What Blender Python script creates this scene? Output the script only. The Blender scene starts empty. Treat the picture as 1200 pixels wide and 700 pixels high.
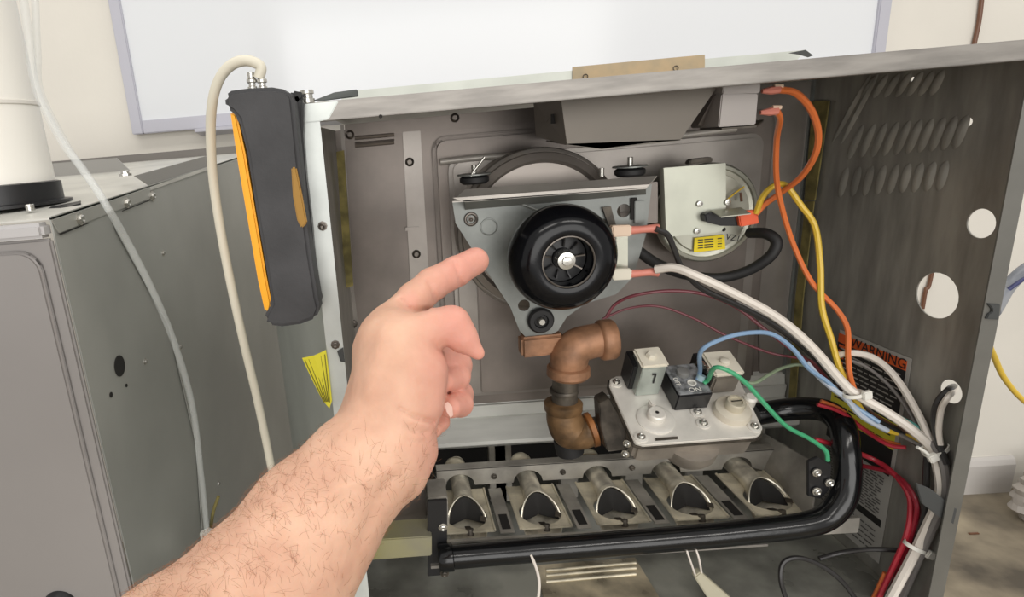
import bpy, bmesh, math, random
import numpy as np
from mathutils import Vector, Matrix
random.seed(7); rng = np.random.default_rng(7)
S = bpy.context.scene; COL = S.collection
H = 1.0921                       # height of the furnace lip above the floor
# ---------------- camera ----------------
RM = np.array([[0.996491229693299, -0.03777478162731057, 0.0746879844241768],
               [0.0173662220271919, 0.9662554032866243, 0.2569998248090947],
               [-0.0818757807708687, -0.25480102333470345, 0.9635210402636512]])   # columns: right, forward, up
CP = np.array([0.06280951284400153, -0.44683589369481297, -0.03384784621412628 + H])
F, PX, PY = 680.2634874745781, 444.6005630294982, 350.0
cam = bpy.data.cameras.new('camera'); co = bpy.data.objects.new('camera', cam); COL.objects.link(co)
M = Matrix.Identity(4)
for r in range(3):
    M[r][0] = RM[r, 0]; M[r][1] = RM[r, 2]; M[r][2] = -RM[r, 1]; M[r][3] = CP[r]
co.matrix_world = M
cam.sensor_width = 36; cam.lens = F / 1200 * 36; cam.shift_x = (600 - PX) / 1200
cam.clip_start = .01; cam.clip_end = 50
S.camera = co
# ---------------- world, lights, exposure ----------------
w = bpy.data.worlds.new('room_light'); S.world = w; w.use_nodes = True
w.node_tree.nodes['Background'].inputs[0].default_value = (1.0, .97, .93, 1)
w.node_tree.nodes['Background'].inputs[1].default_value = .7
def area(name, loc, sx, sy, power, target=None, col=(1, .96, .9)):
    l = bpy.data.lights.new(name, 'AREA'); l.shape = 'RECTANGLE'; l.size = sx; l.size_y = sy; l.energy = power; l.color = col
    o = bpy.data.objects.new(name, l); COL.objects.link(o); o.location = loc
    if target: o.rotation_euler = (Vector(target) - Vector(loc)).to_track_quat('-Z', 'Y').to_euler()
    return o
area('ceiling_lamp', (-.6, .1, 2.6), 1.2, .3, 7)
area('ceiling_lamp', (.9, .1, 2.6), 1.2, .3, 7)
area('ceiling_lamp', (-.3, -1.9, 2.6), 1.2, .3, 12)
area('ceiling_lamp', (1.2, -1.9, 2.6), 1.2, .3, 14)
area('front_fill', (.5, -3.4, 1.25), 3.2, 1.9, 62, (.4, .3, .7), (1, .98, .95))  # unseen fill lamp added behind the camera to brighten the cabinet
S.view_settings.view_transform = 'Standard'; S.view_settings.look = 'None'
S.view_settings.exposure = -0.08; S.view_settings.gamma = 1; S.view_settings.use_curve_mapping = False

# ---------------- where a ray of the photograph meets a plane of the place ----------------
def ray(x, y): return RM @ np.array([(x - PX) / F, 1, -(y - PY) / F])
def U(x, y, Y): d = ray(x, y); return Vector(CP + d * (Y - CP[1]) / d[1])
def UX(x, y, X): d = ray(x, y); return Vector(CP + d * (X - CP[0]) / d[0])
def UZ(x, y, Z): d = ray(x, y); return Vector(CP + d * (Z + H - CP[2]) / d[2])
def UP(x, y, o, n): d = Vector(ray(x, y)); c = Vector(CP); return c + d * ((o - c).dot(n) / d.dot(n))
def m_at(p): return float(((np.array(p) - CP) @ RM)[1]) / F      # metres per pixel there

# ---------------- materials ----------------
def lin(c): return tuple(((v/255)/12.92 if v/255 <= .04045 else ((v/255+.055)/1.055)**2.4) for v in c) + (1,)
MATS = {}
def mat(name, rgb, rough=.5, metal=0., var=0., scale=20., bump=0., bscale=60., stretch=None, coat=0., sss=0., alpha=1., rgb2=None, trans=0., thr=None, rvar=0.):
    if name in MATS: return MATS[name]
    m = bpy.data.materials.new(name); m.use_nodes = True; MATS[name] = m
    nt = m.node_tree; b = nt.nodes['Principled BSDF']; N = nt.nodes.new; L = nt.links.new
    b.inputs['Base Color'].default_value = lin(rgb); b.inputs['Roughness'].default_value = rough; b.inputs['Metallic'].default_value = metal
    b.inputs['Coat Weight'].default_value = coat; b.inputs['Coat Roughness'].default_value = .12
    b.inputs['Alpha'].default_value = alpha
    if trans: b.inputs['Transmission Weight'].default_value = trans; b.inputs['IOR'].default_value = 1.3
    if sss:
        b.inputs['Subsurface Weight'].default_value = sss; b.inputs['Subsurface Radius'].default_value = (.012, .004, .002); b.inputs['Subsurface Scale'].default_value = .6
    tc = N('ShaderNodeTexCoord'); mp = N('ShaderNodeMapping'); L(tc.outputs['Object'], mp.inputs[0])
    if stretch: mp.inputs['Scale'].default_value = stretch
    if var or rgb2 or rvar:
        n = N('ShaderNodeTexNoise'); n.inputs['Scale'].default_value = scale; n.inputs['Detail'].default_value = 5; L(mp.outputs[0], n.inputs['Vector'])
        if var or rgb2:
            cr = N('ShaderNodeValToRGB'); L(n.outputs['Fac'], cr.inputs[0])
            a = lin([max(0, v*(1-var)) for v in rgb]); c2 = lin(rgb2) if rgb2 else lin([min(255, v*(1+var)) for v in rgb])
            lo, hi = thr or (.35, .65)
            cr.color_ramp.elements[0].position = lo; cr.color_ramp.elements[1].position = hi
            cr.color_ramp.elements[0].color = a; cr.color_ramp.elements[1].color = c2
            L(cr.outputs[0], b.inputs['Base Color'])
        if rvar:
            mr = N('ShaderNodeMapRange'); mr.inputs[3].default_value = max(.05, rough-rvar); mr.inputs[4].default_value = min(1, rough+rvar)
            L(n.outputs['Fac'], mr.inputs[0]); L(mr.outputs[0], b.inputs['Roughness'])
    if bump:
        n2 = N('ShaderNodeTexNoise'); n2.inputs['Scale'].default_value = bscale; n2.inputs['Detail'].default_value = 4; L(mp.outputs[0], n2.inputs['Vector'])
        bp = N('ShaderNodeBump'); bp.inputs['Strength'].default_value = bump; bp.inputs['Distance'].default_value = .002
        L(n2.outputs['Fac'], bp.inputs['Height']); L(bp.outputs[0], b.inputs['Normal'])
    return m
WALL = mat('cream_wall', (230, 226, 217), .9, var=.015, scale=3, bump=.15, bscale=90)
BOARD = mat('whiteboard_enamel', (232, 235, 239), .18, coat=.4)
BFRAME = mat('whiteboard_frame', (196, 196, 206), .4, .2)
FLOORM = mat('concrete', (112, 103, 90), .6, var=.22, scale=5, bump=.2, bscale=40, rgb2=(172, 160, 138))
BASEM = mat('baseboard_paint', (204, 200, 196), .5)
FLANGE = mat('galvanised_lit', (205, 210, 207), .42, .35, var=.04, scale=30)  # lighter copy of the steel: light on the left flange put into the colour
LIP = mat('galvanised_mid', (146, 142, 137), .42, .4, var=.08, scale=25, stretch=(1, 6, 6))
BACK = mat('aged_steel', (127, 119, 113), .38, .5, var=.1, scale=12, stretch=(1, 4, 1), rvar=.08)
BACK2 = mat('aged_steel_bright', (150, 144, 138), .32, .5, var=.08, scale=14, rvar=.08)
DARKW = mat('side_wall_steel', (148, 146, 139), .42, .3, var=.1, scale=14, stretch=(1, 5, 1), rvar=.08)
GALV = mat('galvanised_pale_plate', (128, 131, 128), .38, .45, var=.08, scale=30, rvar=.1)
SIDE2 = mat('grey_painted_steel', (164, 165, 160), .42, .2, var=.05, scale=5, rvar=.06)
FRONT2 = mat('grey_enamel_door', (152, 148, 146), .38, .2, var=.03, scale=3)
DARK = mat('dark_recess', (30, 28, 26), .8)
BLACKR = mat('black_rubber', (30, 30, 31), .6)
BLACKG = mat('black_gloss_paint', (13, 14, 16), .17, 0, bump=.06, bscale=120)
BLACKP = mat('black_plastic', (28, 28, 30), .4)
MOTOR = mat('black_motor_enamel', (10, 11, 15), .16, 0); MOTOR.node_tree.nodes['Principled BSDF'].inputs['Specular IOR Level'].default_value = .32
CHROME = mat('screw_steel', (200, 198, 192), .25, .9)
SCREWD = mat('dark_screw', (110, 104, 98), .35, .8)
COPPER = mat('rusty_iron', (146, 107, 80), .5, .25, var=.16, scale=45, bump=.25, bscale=160)
RUST2 = mat('rusty_iron_dark', (104, 80, 54), .55, .3, var=.3, scale=40, bump=.3, bscale=150)
IRON = mat('dark_iron', (84, 78, 70), .45, .5, var=.2, scale=60, bump=.2)
CAST = mat('burner_steel', (206, 198, 176), .42, .3, var=.16, scale=35, bump=.12, rvar=.1)
RACK = mat('burner_rack_steel', (158, 154, 146), .45, .3, var=.14, scale=25)
ALU = mat('cast_aluminium', (222, 218, 210), .42, .25, var=.04, scale=40, bump=.08, bscale=200)
ALUD = mat('cast_aluminium_body', (158, 150, 140), .45, .5, var=.1, scale=30, bump=.1)
WHITEP = mat('cream_plastic', (222, 216, 200), .5)
SILVER = mat('switch_silver', (190, 190, 176), .3, .6, var=.05, scale=20)
YEL = mat('yellow_plastic', (248, 176, 18), .45)
METER = mat('charcoal_rubber', (62, 62, 64), .62, var=.1, scale=25, bump=.1, bscale=300)
HOSE = mat('beige_hose', (218, 213, 196), .45)
CLEAR = mat('clear_vinyl', (225, 228, 226), .15, alpha=.26, coat=.5)
PVC = mat('white_pvc', (240, 237, 229), .4)
YLAB = mat('yellow_label', (232, 222, 60), .5)
YTAPE = mat('yellowed_fibre', (122, 112, 66), .8, var=.2, scale=60, bump=.4)
ORLAB = mat('orange_print', (226, 98, 40), .5)
BLLAB = mat('black_print', (34, 32, 32), .5)
GRLAB = mat('grey_paper', (176, 174, 168), .6)
WTIE = mat('white_nylon', (232, 230, 222), .4)
TAN = mat('brown_tape', (196, 178, 146), .6, var=.12, scale=40, rgb2=(192, 168, 132))
CLAMPM = mat('dark_clamp', (64, 66, 66), .5)
PINK = mat('pink_terminal_sleeve', (218, 136, 120), .4)
ORTERM = mat('orange_terminal', (236, 100, 60), .4)
NYL = mat('clear_nylon_sleeve', (226, 200, 176), .4)
def wm(name, c): return mat(name, c, .42, coat=.2)
W_WHITE = wm('wire_white', (226, 218, 208)); W_BLACK = wm('wire_black', (40, 38, 38)); W_OR = wm('wire_orange', (226, 120, 62))
W_YEL = wm('wire_yellow', (226, 190, 62)); W_MAR = wm('wire_maroon', (122, 52, 62)); W_BLUE = wm('wire_blue', (130, 160, 192))
W_GRN = wm('wire_green', (70, 168, 120)); W_GG = wm('wire_grey_green', (130, 146, 120)); W_GREY = wm('wire_grey', (128, 124, 122))
W_RED = wm('wire_red', (176, 40, 56)); W_TEAL = wm('wire_teal', (82, 150, 140)); W_BRN = wm('wire_brown', (110, 72, 50)); W_LB = wm('wire_pale', (176, 184, 196))

# ---------------- builders ----------------
def link(o, parent=None):
    COL.objects.link(o)
    if parent is not None:
        o.parent = parent
        o.matrix_parent_inverse = Matrix.Translation(-parent.location)
    return o
def obj(name, verts, faces, m, parent=None, smooth=False, bevel=0, seg=2):
    me = bpy.data.meshes.new(name); me.from_pydata([tuple(v) for v in verts], [], faces)
    bm = bmesh.new(); bm.from_mesh(me); bmesh.ops.recalc_face_normals(bm, faces=bm.faces)
    if bevel: 
        ed = [e for e in bm.edges if len(e.link_faces) == 2 and e.calc_face_angle(0) > .5]
        bmesh.ops.bevel(bm, geom=ed, offset=bevel, segments=seg, affect='EDGES', clamp_overlap=True)
    bm.to_mesh(me); bm.free(); me.materials.append(m)
    if smooth:
        me.polygons.foreach_set('use_smooth', [True]*len(me.polygons)); 
        try: me.set_sharp_from_angle(angle=math.radians(40))
        except Exception: pass
    return link(bpy.data.objects.new(name, me), parent)
def thing(name, label, cat, loc=(0, 0, 0), group=None):
    o = bpy.data.objects.new(name, None); COL.objects.link(o); o.location = loc; o.empty_display_size = .02
    o['label'] = label; o['category'] = cat
    if group: o['group'] = group
    return o
def tag(o, label, cat, group=None):
    o['label'] = label; o['category'] = cat
    if group: o['group'] = group
    return o
def struct(o): o['kind'] = 'structure'; return o
def prism(name, pts, off, m, parent=None, bevel=0, smooth=False, seg=2):
    n = len(pts); off = Vector(off); v = [Vector(p) for p in pts] + [Vector(p)+off for p in pts]
    f = [list(range(n)), list(range(2*n-1, n-1, -1))] + [[i, (i+1) % n, n+(i+1) % n, n+i] for i in range(n)]
    return obj(name, v, f, m, parent, smooth or bevel > 0, bevel, seg)
def box(name, a, b, m, parent=None, bevel=0):
    (x0, y0, z0), (x1, y1, z1) = a, b
    return prism(name, [(x0, y0, z0), (x1, y0, z0), (x1, y1, z0), (x0, y1, z0)], (0, 0, z1-z0), m, parent, bevel)
def hb(name, a, b, m, parent=None, bevel=0):      # box with heights measured from the furnace lip
    return box(name, (a[0], a[1], a[2]+H), (b[0], b[1], b[2]+H), m, parent, bevel)
def catmull(P, n=8):
    P = [Vector(p) for p in P]
    if len(P) < 3: return P
    Q = [2*P[0]-P[1]] + P + [2*P[-1]-P[-2]]; out = []
    for i in range(1, len(Q)-2):
        for k in range(n):
            t = k/n; a, b, c, d = Q[i-1], Q[i], Q[i+1], Q[i+2]
            out.append(.5*((2*b)+(c-a)*t+(2*a-5*b+4*c-d)*t*t+(3*b-a-3*c+d)*t**3))
    return out+[P[-1]]
def tube_geo(P, R, seg=10):
    n = len(P); R = R if hasattr(R, '__len__') else [R]*n; V = []; Fc = []
    t0 = (P[1]-P[0]).normalized(); a = t0.orthogonal().normalized()
    for i in range(n):
        t = (P[min(i+1, n-1)]-P[max(i-1, 0)]).normalized(); a = (a-t*a.dot(t)).normalized(); b = t.cross(a)
        for k in range(seg):
            q = 2*math.pi*k/seg; V.append(P[i]+(a*math.cos(q)+b*math.sin(q))*R[i])
    for i in range(n-1):
        for k in range(seg): Fc.append([i*seg+k, i*seg+(k+1) % seg, (i+1)*seg+(k+1) % seg, (i+1)*seg+k])
    Fc.append(list(range(seg))); Fc.append([(n-1)*seg+k for k in range(seg)])
    return V, Fc
def tube(name, P, r, m, parent=None, smoothpath=True, seg=10, n=8):
    P0 = [Vector(p) for p in P]
    if smoothpath:
        Q = catmull(P0, n)
        if hasattr(r, '__len__'): r = list(np.interp(np.linspace(0, len(P0)-1, len(Q)), range(len(P0)), r))
    else: Q = P0
    V, Fc = tube_geo(Q, r, seg); return obj(name, V, Fc, m, parent, True)
def inside(p):                          # keeps a wire on the room side of the cabinet's right wall
    q = U(*p); return UX(p[0], p[1], .523) if q.x > .523 else q
def ptube(name, pts, rpx, m, parent=None, seg=10, n=8):         # pts: (px, py, depth plane)
    P = [inside(p) for p in pts]; rr = [rpx*m_at(p) for p in P]
    return tube(name, P, sum(rr)/len(rr), m, parent, True, seg, n)
def lathe(name, o, ax, prof, m, parent=None, seg=32, smooth=True):    # prof: (radius, distance along ax)
    o = Vector(o); ax = Vector(ax).normalized(); a = ax.orthogonal().normalized(); b = ax.cross(a); V = []; Fc = []
    for r, t in prof:
        for k in range(seg):
            q = 2*math.pi*k/seg; V.append(o+ax*t+(a*math.cos(q)+b*math.sin(q))*max(r, 1e-5))
    for i in range(len(prof)-1):
        for k in range(seg): Fc.append([i*seg+k, i*seg+(k+1) % seg, (i+1)*seg+(k+1) % seg, (i+1)*seg+k])
    Fc.append([k for k in range(seg)][::-1]); Fc.append([(len(prof)-1)*seg+k for k in range(seg)])
    return obj(name, V, Fc, m, parent, smooth)
def cyl(name, o, ax, r, h, m, parent=None, seg=20, bev=.15):
    e = bev*min(r, h); return lathe(name, o, ax, [(r, 0), (r, h-e), (r-e, h)], m, parent, seg)
def torus(name, c, ax, R, r, m, parent=None, seg=36, s2=10, arc=(0, 2*math.pi), up=None):
    c = Vector(c); ax = Vector(ax).normalized(); a = Vector(up).normalized() if up else ax.orthogonal().normalized(); b = ax.cross(a)
    full = abs(arc[1]-arc[0]-2*math.pi) < 1e-3; P = []
    for k in range(seg+1):
        q = arc[0]+(arc[1]-arc[0])*k/seg; P.append(c+(a*math.cos(q)+b*math.sin(q))*R)
    V, Fc = tube_geo(P, r, s2)
    return obj(name, V, Fc, m, parent, True)
def screw(c, ax, r, parent, m=None, name='screw'):
    c = Vector(c); ax = Vector(ax).normalized()
    return lathe(name, c-ax*r*.2, ax, [(r*1.35, 0), (r*1.35, r*.45), (r*.95, r*.5), (r*.9, r*1.0), (r*.6, r*1.15), (r*.3, r*.95)], m or SCREWD, parent, 8)
def profile_x(name, prof, x0, x1, m, parent=None, th=.0012):          # sheet bent along a (Y, Z) profile, Z from the lip
    P = [Vector((x0, y, z+H)) for y, z in prof]; n = len(P); V = []
    for x in (x0, x1):
        for y, z in prof: V.append((x, y, z+H))
        for y, z in prof: V.append((x, y+th, z+H-th))
    Fc = []
    for i in range(n-1):
        Fc += [[i, i+1, 2*n+i+1, 2*n+i], [n+i, n+i+1, 3*n+i+1, 3*n+i]]
    Fc += [[0, n, 3*n, 2*n], [n-1, 2*n-1, 4*n-1, 3*n-1]]
    for i in range(n-1): Fc += [[i, i+1, n+i+1, n+i], [2*n+i, 2*n+i+1, 3*n+i+1, 3*n+i]]
    return obj(name, V, Fc, m, parent)
def holed(name, outline, holes, off, m, parent=None):        # flat sheet with round or shaped holes, closed and with thickness
    off = Vector(off); bm = bmesh.new(); edges = []
    for loop in [outline]+holes:
        vs = [bm.verts.new(tuple(p)) for p in loop]
        for i in range(len(vs)): edges.append(bm.edges.new((vs[i], vs[(i+1) % len(vs)])))
    r = bmesh.ops.triangle_fill(bm, use_beauty=True, use_dissolve=False, edges=edges)
    fs = [g for g in r['geom'] if isinstance(g, bmesh.types.BMFace)]
    e = bmesh.ops.extrude_face_region(bm, geom=fs)
    bmesh.ops.translate(bm, verts=[g for g in e['geom'] if isinstance(g, bmesh.types.BMVert)], vec=off)
    bmesh.ops.recalc_face_normals(bm, faces=bm.faces)
    me = bpy.data.meshes.new(name); bm.to_mesh(me); bm.free(); me.materials.append(m)
    return link(bpy.data.objects.new(name, me), parent)
def rrect(x0, y0, x1, y1, r, n=5):
    out = []
    for cx, cy, a in ((x1-r, y1-r, 0), (x0+r, y1-r, 90), (x0+r, y0+r, 180), (x1-r, y0+r, 270)):
        for k in range(n+1):
            q = math.radians(a+90*k/n); out.append((cx+r*math.cos(q), cy+r*math.sin(q)))
    return out
def text(name, s, o, xd, yd, size, m, parent=None, ext=.0001):
    c = bpy.data.curves.new(name, 'FONT'); c.body = s; c.size = size; c.extrude = ext; c.align_x = 'CENTER'; c.align_y = 'CENTER'
    c.resolution_u = 3
    t = bpy.data.objects.new(name, c); xd = Vector(xd).normalized(); zd = xd.cross(Vector(yd)).normalized(); yd = zd.cross(xd)
    mm = Matrix((xd, yd, zd)).transposed().to_4x4(); mm.translation = Vector(o)
    me = bpy.data.meshes.new_from_object(t); bpy.data.objects.remove(t); me.transform(mm); me.materials.clear(); me.materials.append(m); me.name = name
    return link(bpy.data.objects.new(name, me), parent)
W, D = .53, .2387
X_ = Vector((1, 0, 0)); FR = Vector((0, -1, 0)); UPV = Vector((0, 0, 1))

# ================= the room =================
WY = 1.0
struct(box('wall_back', (-3, WY, 0), (3.4, WY+.1, 2.7), WALL))
struct(box('floor', (-3, -2.6, -.05), (3.4, WY, 0), FLOORM))
bb = profile_pts = [(WY-.016, 0), (WY-.016, .085), (WY-.010, .098), (WY-.004, .105), (WY, .105), (WY, 0)]
bx0, bx1 = U(980, 580, WY).x, U(1177, 573, WY).x
struct(prism('baseboard_back', [(bx0-1.2, y, z) for y, z in bb], (bx1-bx0+1.2, 0, 0), BASEM))
# whiteboard
wb = thing('whiteboard', 'large white dry-erase board with grey frame hanging on the back wall', 'whiteboard', (0, WY, 1.1))
yb = WY-.02
a0 = U(156, 158, yb); xl = a0.x; xr = U(1042, 20, yb).x; zb = a0.z; zt = zb+1.2; fw = .026
box('panel', (xl+.01, yb+.004, zb+.01), (xr-.01, WY-.002, zt-.01), BOARD, wb)
box('frame_side', (xl, yb-.004, zb), (xl+fw, WY-.001, zt), BFRAME, wb, .002)
box('frame_side', (xr-fw, yb-.004, zb), (xr, WY-.001, zt), BFRAME, wb, .002)
box('frame_rail', (xl+fw, yb-.002, zb), (xr-fw, WY-.001, zb+.03), BFRAME, wb, .002)
box('frame_rail', (xl+fw, yb-.002, zt-.03), (xr-fw, WY-.001, zt), BFRAME, wb, .002)
q = U(233, 156, yb)
prism('tray', [(q.x, yb-.03, zb-.008), (q.x, yb-.03, zb), (q.x, WY-.001, zb+.002), (q.x, WY-.001, zb-.016)], (xr-.3-q.x, 0, 0), BFRAME, wb, .001)
# brown cable down the wall
P = [U(1153, -30, WY-.006), U(1148, 20, WY-.006), U(1140, 60, WY-.006), U(1120, 160, WY-.006), U(1092, 320, WY-.006), U(1085, 340, WY-.006), U(1081, 362, WY-.006)]
tag(tube('wall_cable', P, .0045, W_BRN), 'thin brown cable running down the cream wall right of the whiteboard', 'cable')
# crumpled plastic bag on the floor by the end of the baseboard
def crumple(name, c, sx, sy, sz, m, seed):
    r = np.random.default_rng(seed); bm = bmesh.new(); bmesh.ops.create_icosphere(bm, subdivisions=4, radius=1)
    dirs = r.normal(size=(26, 3)); dirs /= np.linalg.norm(dirs, axis=1)[:, None]; am = r.uniform(-.22, .22, 26)
    for v in bm.verts:
        n = np.array(v.co); s = 1+sum(am*np.exp(-(1-dirs@n)*14))+.06*math.sin(n[0]*19+n[2]*23)
        v.co = Vector((c[0]+n[0]*sx*s, c[1]+n[1]*sy*s, max(.001, c[2]+n[2]*sz*s)))
    me = bpy.data.meshes.new(name); bm.to_mesh(me); bm.free(); me.materials.append(m)
    return link(bpy.data.objects.new(name, me))
q = U(1222, 585, WY-.1)
tag(crumple('plastic_bag', (q.x+.02, WY-.13, .06), .11, .07, .085, mat('grey_plastic_film', (158, 152, 146), .3, coat=.3), 3), 'crumpled grey plastic bag on the floor beyond the white baseboard', 'bag')
q = UZ(1141, 626, -H); tag(box('wood_splinter', (q.x-.012, q.y-.003, 0), (q.x+.012, q.y+.003, .003), W_BRN, None, .001), 'tiny dark splinter lying on the concrete floor', 'debris')
# two cables leaving on the right, outside the cabinet
tag(tube('grey_cable', [Vector((W+.007, .012, U(1163, 372, 0).z)), U(1166, 360, .03), U(1180, 338, .07), U(1200, 318, .08), U(1235, 296, .1)], 7*.0008, mat('grey_jacket', (128, 132, 140), .4)), 'thick grey cable leaving the clip on the right edge of the cabinet', 'cable')
tag(tube('blue_cable', [Vector((W+.004, .010, U(1163, 376, 0).z)), U(1165, 364, .02), U(1172, 348, .055), U(1200, 327, .06), U(1240, 306, .08)], .0017, mat('navy_jacket', (52, 56, 100), .4)), 'thin dark blue cable beneath the thick grey one at the right', 'cable')
tag(tube('yellow_cable', [Vector((W+.005, .014, U(1158, 396, 0).z)), U(1164, 416, .05), U(1178, 445, .07), U(1205, 474, .09), U(1250, 500, .14)], .0024, W_YEL), 'yellow cable hanging outside the right edge of the cabinet', 'cable')

# ================= the open furnace cabinet =================
fc = thing('furnace_cabinet', 'open grey sheet-metal furnace cabinet with its front door removed', 'furnace', (W/2, .3, 0))
zb0 = -H
# right wall with three round cut-outs and a screw hole
def hole_at(px, py, wpx, n=28):
    c = UX(px, py, W); r = wpx*.5*m_at(c); return c, [(W, c.y+r*math.cos(2*math.pi*k/n), c.z+r*math.sin(2*math.pi*k/n)) for k in range(n)]
c1, h1 = hole_at(1097.5, 346.5, 54); c2, h2 = hole_at(1149.5, 262, 34.5); c3, h3 = hole_at(1114, 459, 28)
c4, h4 = hole_at(1135, 143, 10, 10); c5, h5 = hole_at(1069, 93, 6, 8)
c6 = UX(1000, 628, W)
holed('side_panel', [(W, 0, 0), (W, .62, 0), (W, .62, H), (W, 0, H)], [h1, h2, h3, h4, h5], (.0012, 0, 0), DARKW, fc)
# pressed louvres in the right wall, three slanting rows
def louvre(px0, py0, px1, py1, w=.0052):
    a = UX(px0, py0, W); b = UX(px1, py1, W); d = (b-a); t = Vector((0, 1, 0)); n = Vector((-1, 0, 0)); V = []; Fc = []
    K = 8
    for i in range(K+1):
        s = i/K; e = math.sin(math.pi*s)**.5; c = a+d*s
        for j in range(5):
            u = (j-2)/2; V.append(c+t*u*w*(.35+.65*e)+n*(.0028*e*math.cos(u*math.pi/2)-.0002))
    for i in range(K):
        for j in range(4): Fc.append([i*5+j, i*5+j+1, i*5+j+6, i*5+j+5])
    return obj('louvre', V, Fc, DARKW, fc, True)
for k in range(7): louvre(1026+k*13.5-(k > 5)*2, 88-k*1.1, 1010+k*13.5, 116-k*.6)
for k in range(10): louvre(1011+k*13.6, 146-k*1.3, 994+k*13.8, 188-k*1.4)
for k in range(9): louvre(993+k*14.5, 196-k*1, 984+k*14.4, 232-k*1)
for (a, b, c, d) in ((1022, 84, 975, 168), (1030, 84, 985, 170)): louvre(a, b, c, d, .004)
# flanges, lip and top
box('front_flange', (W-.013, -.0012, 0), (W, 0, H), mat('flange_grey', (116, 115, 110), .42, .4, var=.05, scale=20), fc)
lf = box('front_flange', (-.001, -.0014, 0), (.0128, 0, H-.0136), FLANGE, fc); lf['label'] = 'front flange on the left, coloured as brightly lit'
# diagonal folded corner
q = [(-.0005, -.0022, H-.0135), (.012, -.0022, H-.0135), (.0195, -.0022, H-.0125), (.028, -.0022, H-.0005), (-.0005, -.0022, H-.0005)]
prism('corner_plate', q, (0, .0022, 0), FLANGE, fc, .0006)
box('top_lip', (.012, -.0015, H-.0130), (W, .0, H+.0003), LIP, fc, .0005)
box('lip_return', (.0, 0, H-.0133), (W, .012, H-.012), LIP, fc)
box('top_panel', (0, 0, H-.0012), (W, .62, H), LIP, fc)
# flared left side panel seen outside the left flange
qx = U(337, 480, .33).x
prism('flared_side_panel', [(0, 0, 0), (0, 0, H-.02), (qx, .33, H-.02), (qx, .33, 0)], (.0015, .001, 0), mat('pale_side_steel', (178, 182, 176), .45, .3, var=.04, scale=9), fc)
box('inner_side_panel', (.0005, .0005, 0), (.002, .62, H-.014), DARKW, fc)
# back panel, its seams and its pressed pans
YB = D
zled = U(560, 462, YB).z
box('back_panel', (.002, YB, zled), (W-.001, YB+.002, H-.014), BACK, fc)
def bz(px, py): p = U(px, py, YB); return p.x, p.z
def slab(name, pxs, proud, m, bevel=.001, Y=YB, parent=None):
    return prism(name, [U(x, y, Y) for x, y in pxs], (0, -proud, 0), m, parent or fc, bevel)
slab('seam_strip', [(399, 146), (403, 146), (415, 340), (430, 470), (425, 470), (410, 340)], .002, BACK2, .0004)
slab('mounting_strip', [(471, 143), (492, 142), (501, 300), (512, 462), (489, 464), (479, 300)], .0025, BACK2, .0005)
slab('top_strip', [(404, 146), (870, 104), (868, 124), (660, 141), (405, 161)], .003, BACK, .0008)
# stamped ribs near the top left
for i, yy in enumerate((151, 160, 169)):
    tube('pressed_rib', [U(416, yy+1, YB), U(440, yy-1, YB), U(462, yy-3, YB)], .003, BACK, fc, True, 8, 3)
# raised pan
def pan(name, x0, y0, x1, y1, proud, r, m, Y=YB, bev=.004):
    a = U(x0, y0, Y); b = U(x1, y1, Y)
    return prism(name, [(x, Y, z) for x, z in rrect(a.x, b.z, b.x, a.z, r)], (0, -proud, 0), m, fc, bev, seg=4)
pan('raised_pan', 505, 161, 878, 452, .010, .016, BACK, bev=.005)
pan('inner_pan', 524, 186, 868, 440, .012, .014, BACK2, YB-.008, .005)
pan('middle_sheet', 556, 262, 862, 440, .002, .004, BACK, YB-.0205, .001)
for pts in ([(792, 160), (830, 155), (862, 151)], [(516, 190), (560, 185), (604, 182)]):
    tube('pressed_rib', [U(x, y, YB-.0235) for x, y in pts], .0034, MATS['rail_light'] if 'rail_light' in MATS else mat('rib_bright', (198, 192, 184), .35, .2), fc, True, 10, 3)
slab('right_back_sheet', [(880, 100), (951, 95), (925, 360), (912, 470), (890, 470)], .003, BACK2, .0006)
slab('bright_seam', [(949, 92), (953, 92), (924, 371), (914, 470), (911, 470), (920, 371)], .006, GALV, .0006)
for (x, y) in ((410, 158), (480, 190), (488, 298), (533, 138), (414, 380)):
    p = U(x, y, YB-.003); lathe('rivet', p, FR, [(.0052, 0), (.0048, .0015), (.0028, .0028), (.0026, .0016)], SCREWD, fc, 12)
pq = U(483, 268, YB-.0026); box('slot_plate', (pq.x-.008, YB-.0042, pq.z-.002), (pq.x+.008, YB-.0027, pq.z+.002), BACK2, fc)
# yellowed insulation strips
prism('insulation_strip', [U(394, 178, .19), U(403, 176, .19), U(414, 335, .19), U(405, 338, .19)], (0, .003, 0), YTAPE, fc)
prism('insulation_strip', [UX(954, 118, W-.002), UX(973, 118, W-.002), UX(956, 235, W-.002), UX(944, 235, W-.002)], (-.0015, 0, 0), YTAPE, fc)
prism('insulation_strip', [UX(945, 236, W-.002), UX(955, 236, W-.002), UX(942, 350, W-.002), UX(933, 470, W-.002), UX(925, 470, W-.002), UX(933, 350, W-.002)], (-.0012, 0, 0), YTAPE, fc)
# ledge under the back panel
def yz(py, Y, px=560): p = U(px, py, Y); return (Y, p.z-H)
prof = [yz(458, YB), yz(463, YB-.006), yz(474, YB-.008), yz(476, YB-.012), yz(489, YB-.010), yz(491, YB-.014), yz(518, YB-.040), yz(522, YB-.040), yz(524, YB-.03)]
profile_x('back_ledge', prof, .002, W-.001, mat('ledge_bright', (206, 206, 200), .42, .25, var=.05, scale=12, stretch=(1, 5, 1)), fc)
# opening to the burner chamber
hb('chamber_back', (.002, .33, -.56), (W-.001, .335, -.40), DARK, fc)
for px in (572, 578, 655, 730, 800, 868):
    p = U(px, 540, .235); box('chamber_tab', (p.x, .225, H-.50), (p.x+.022, .24, H-.40), RACK, fc, .001)
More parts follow.
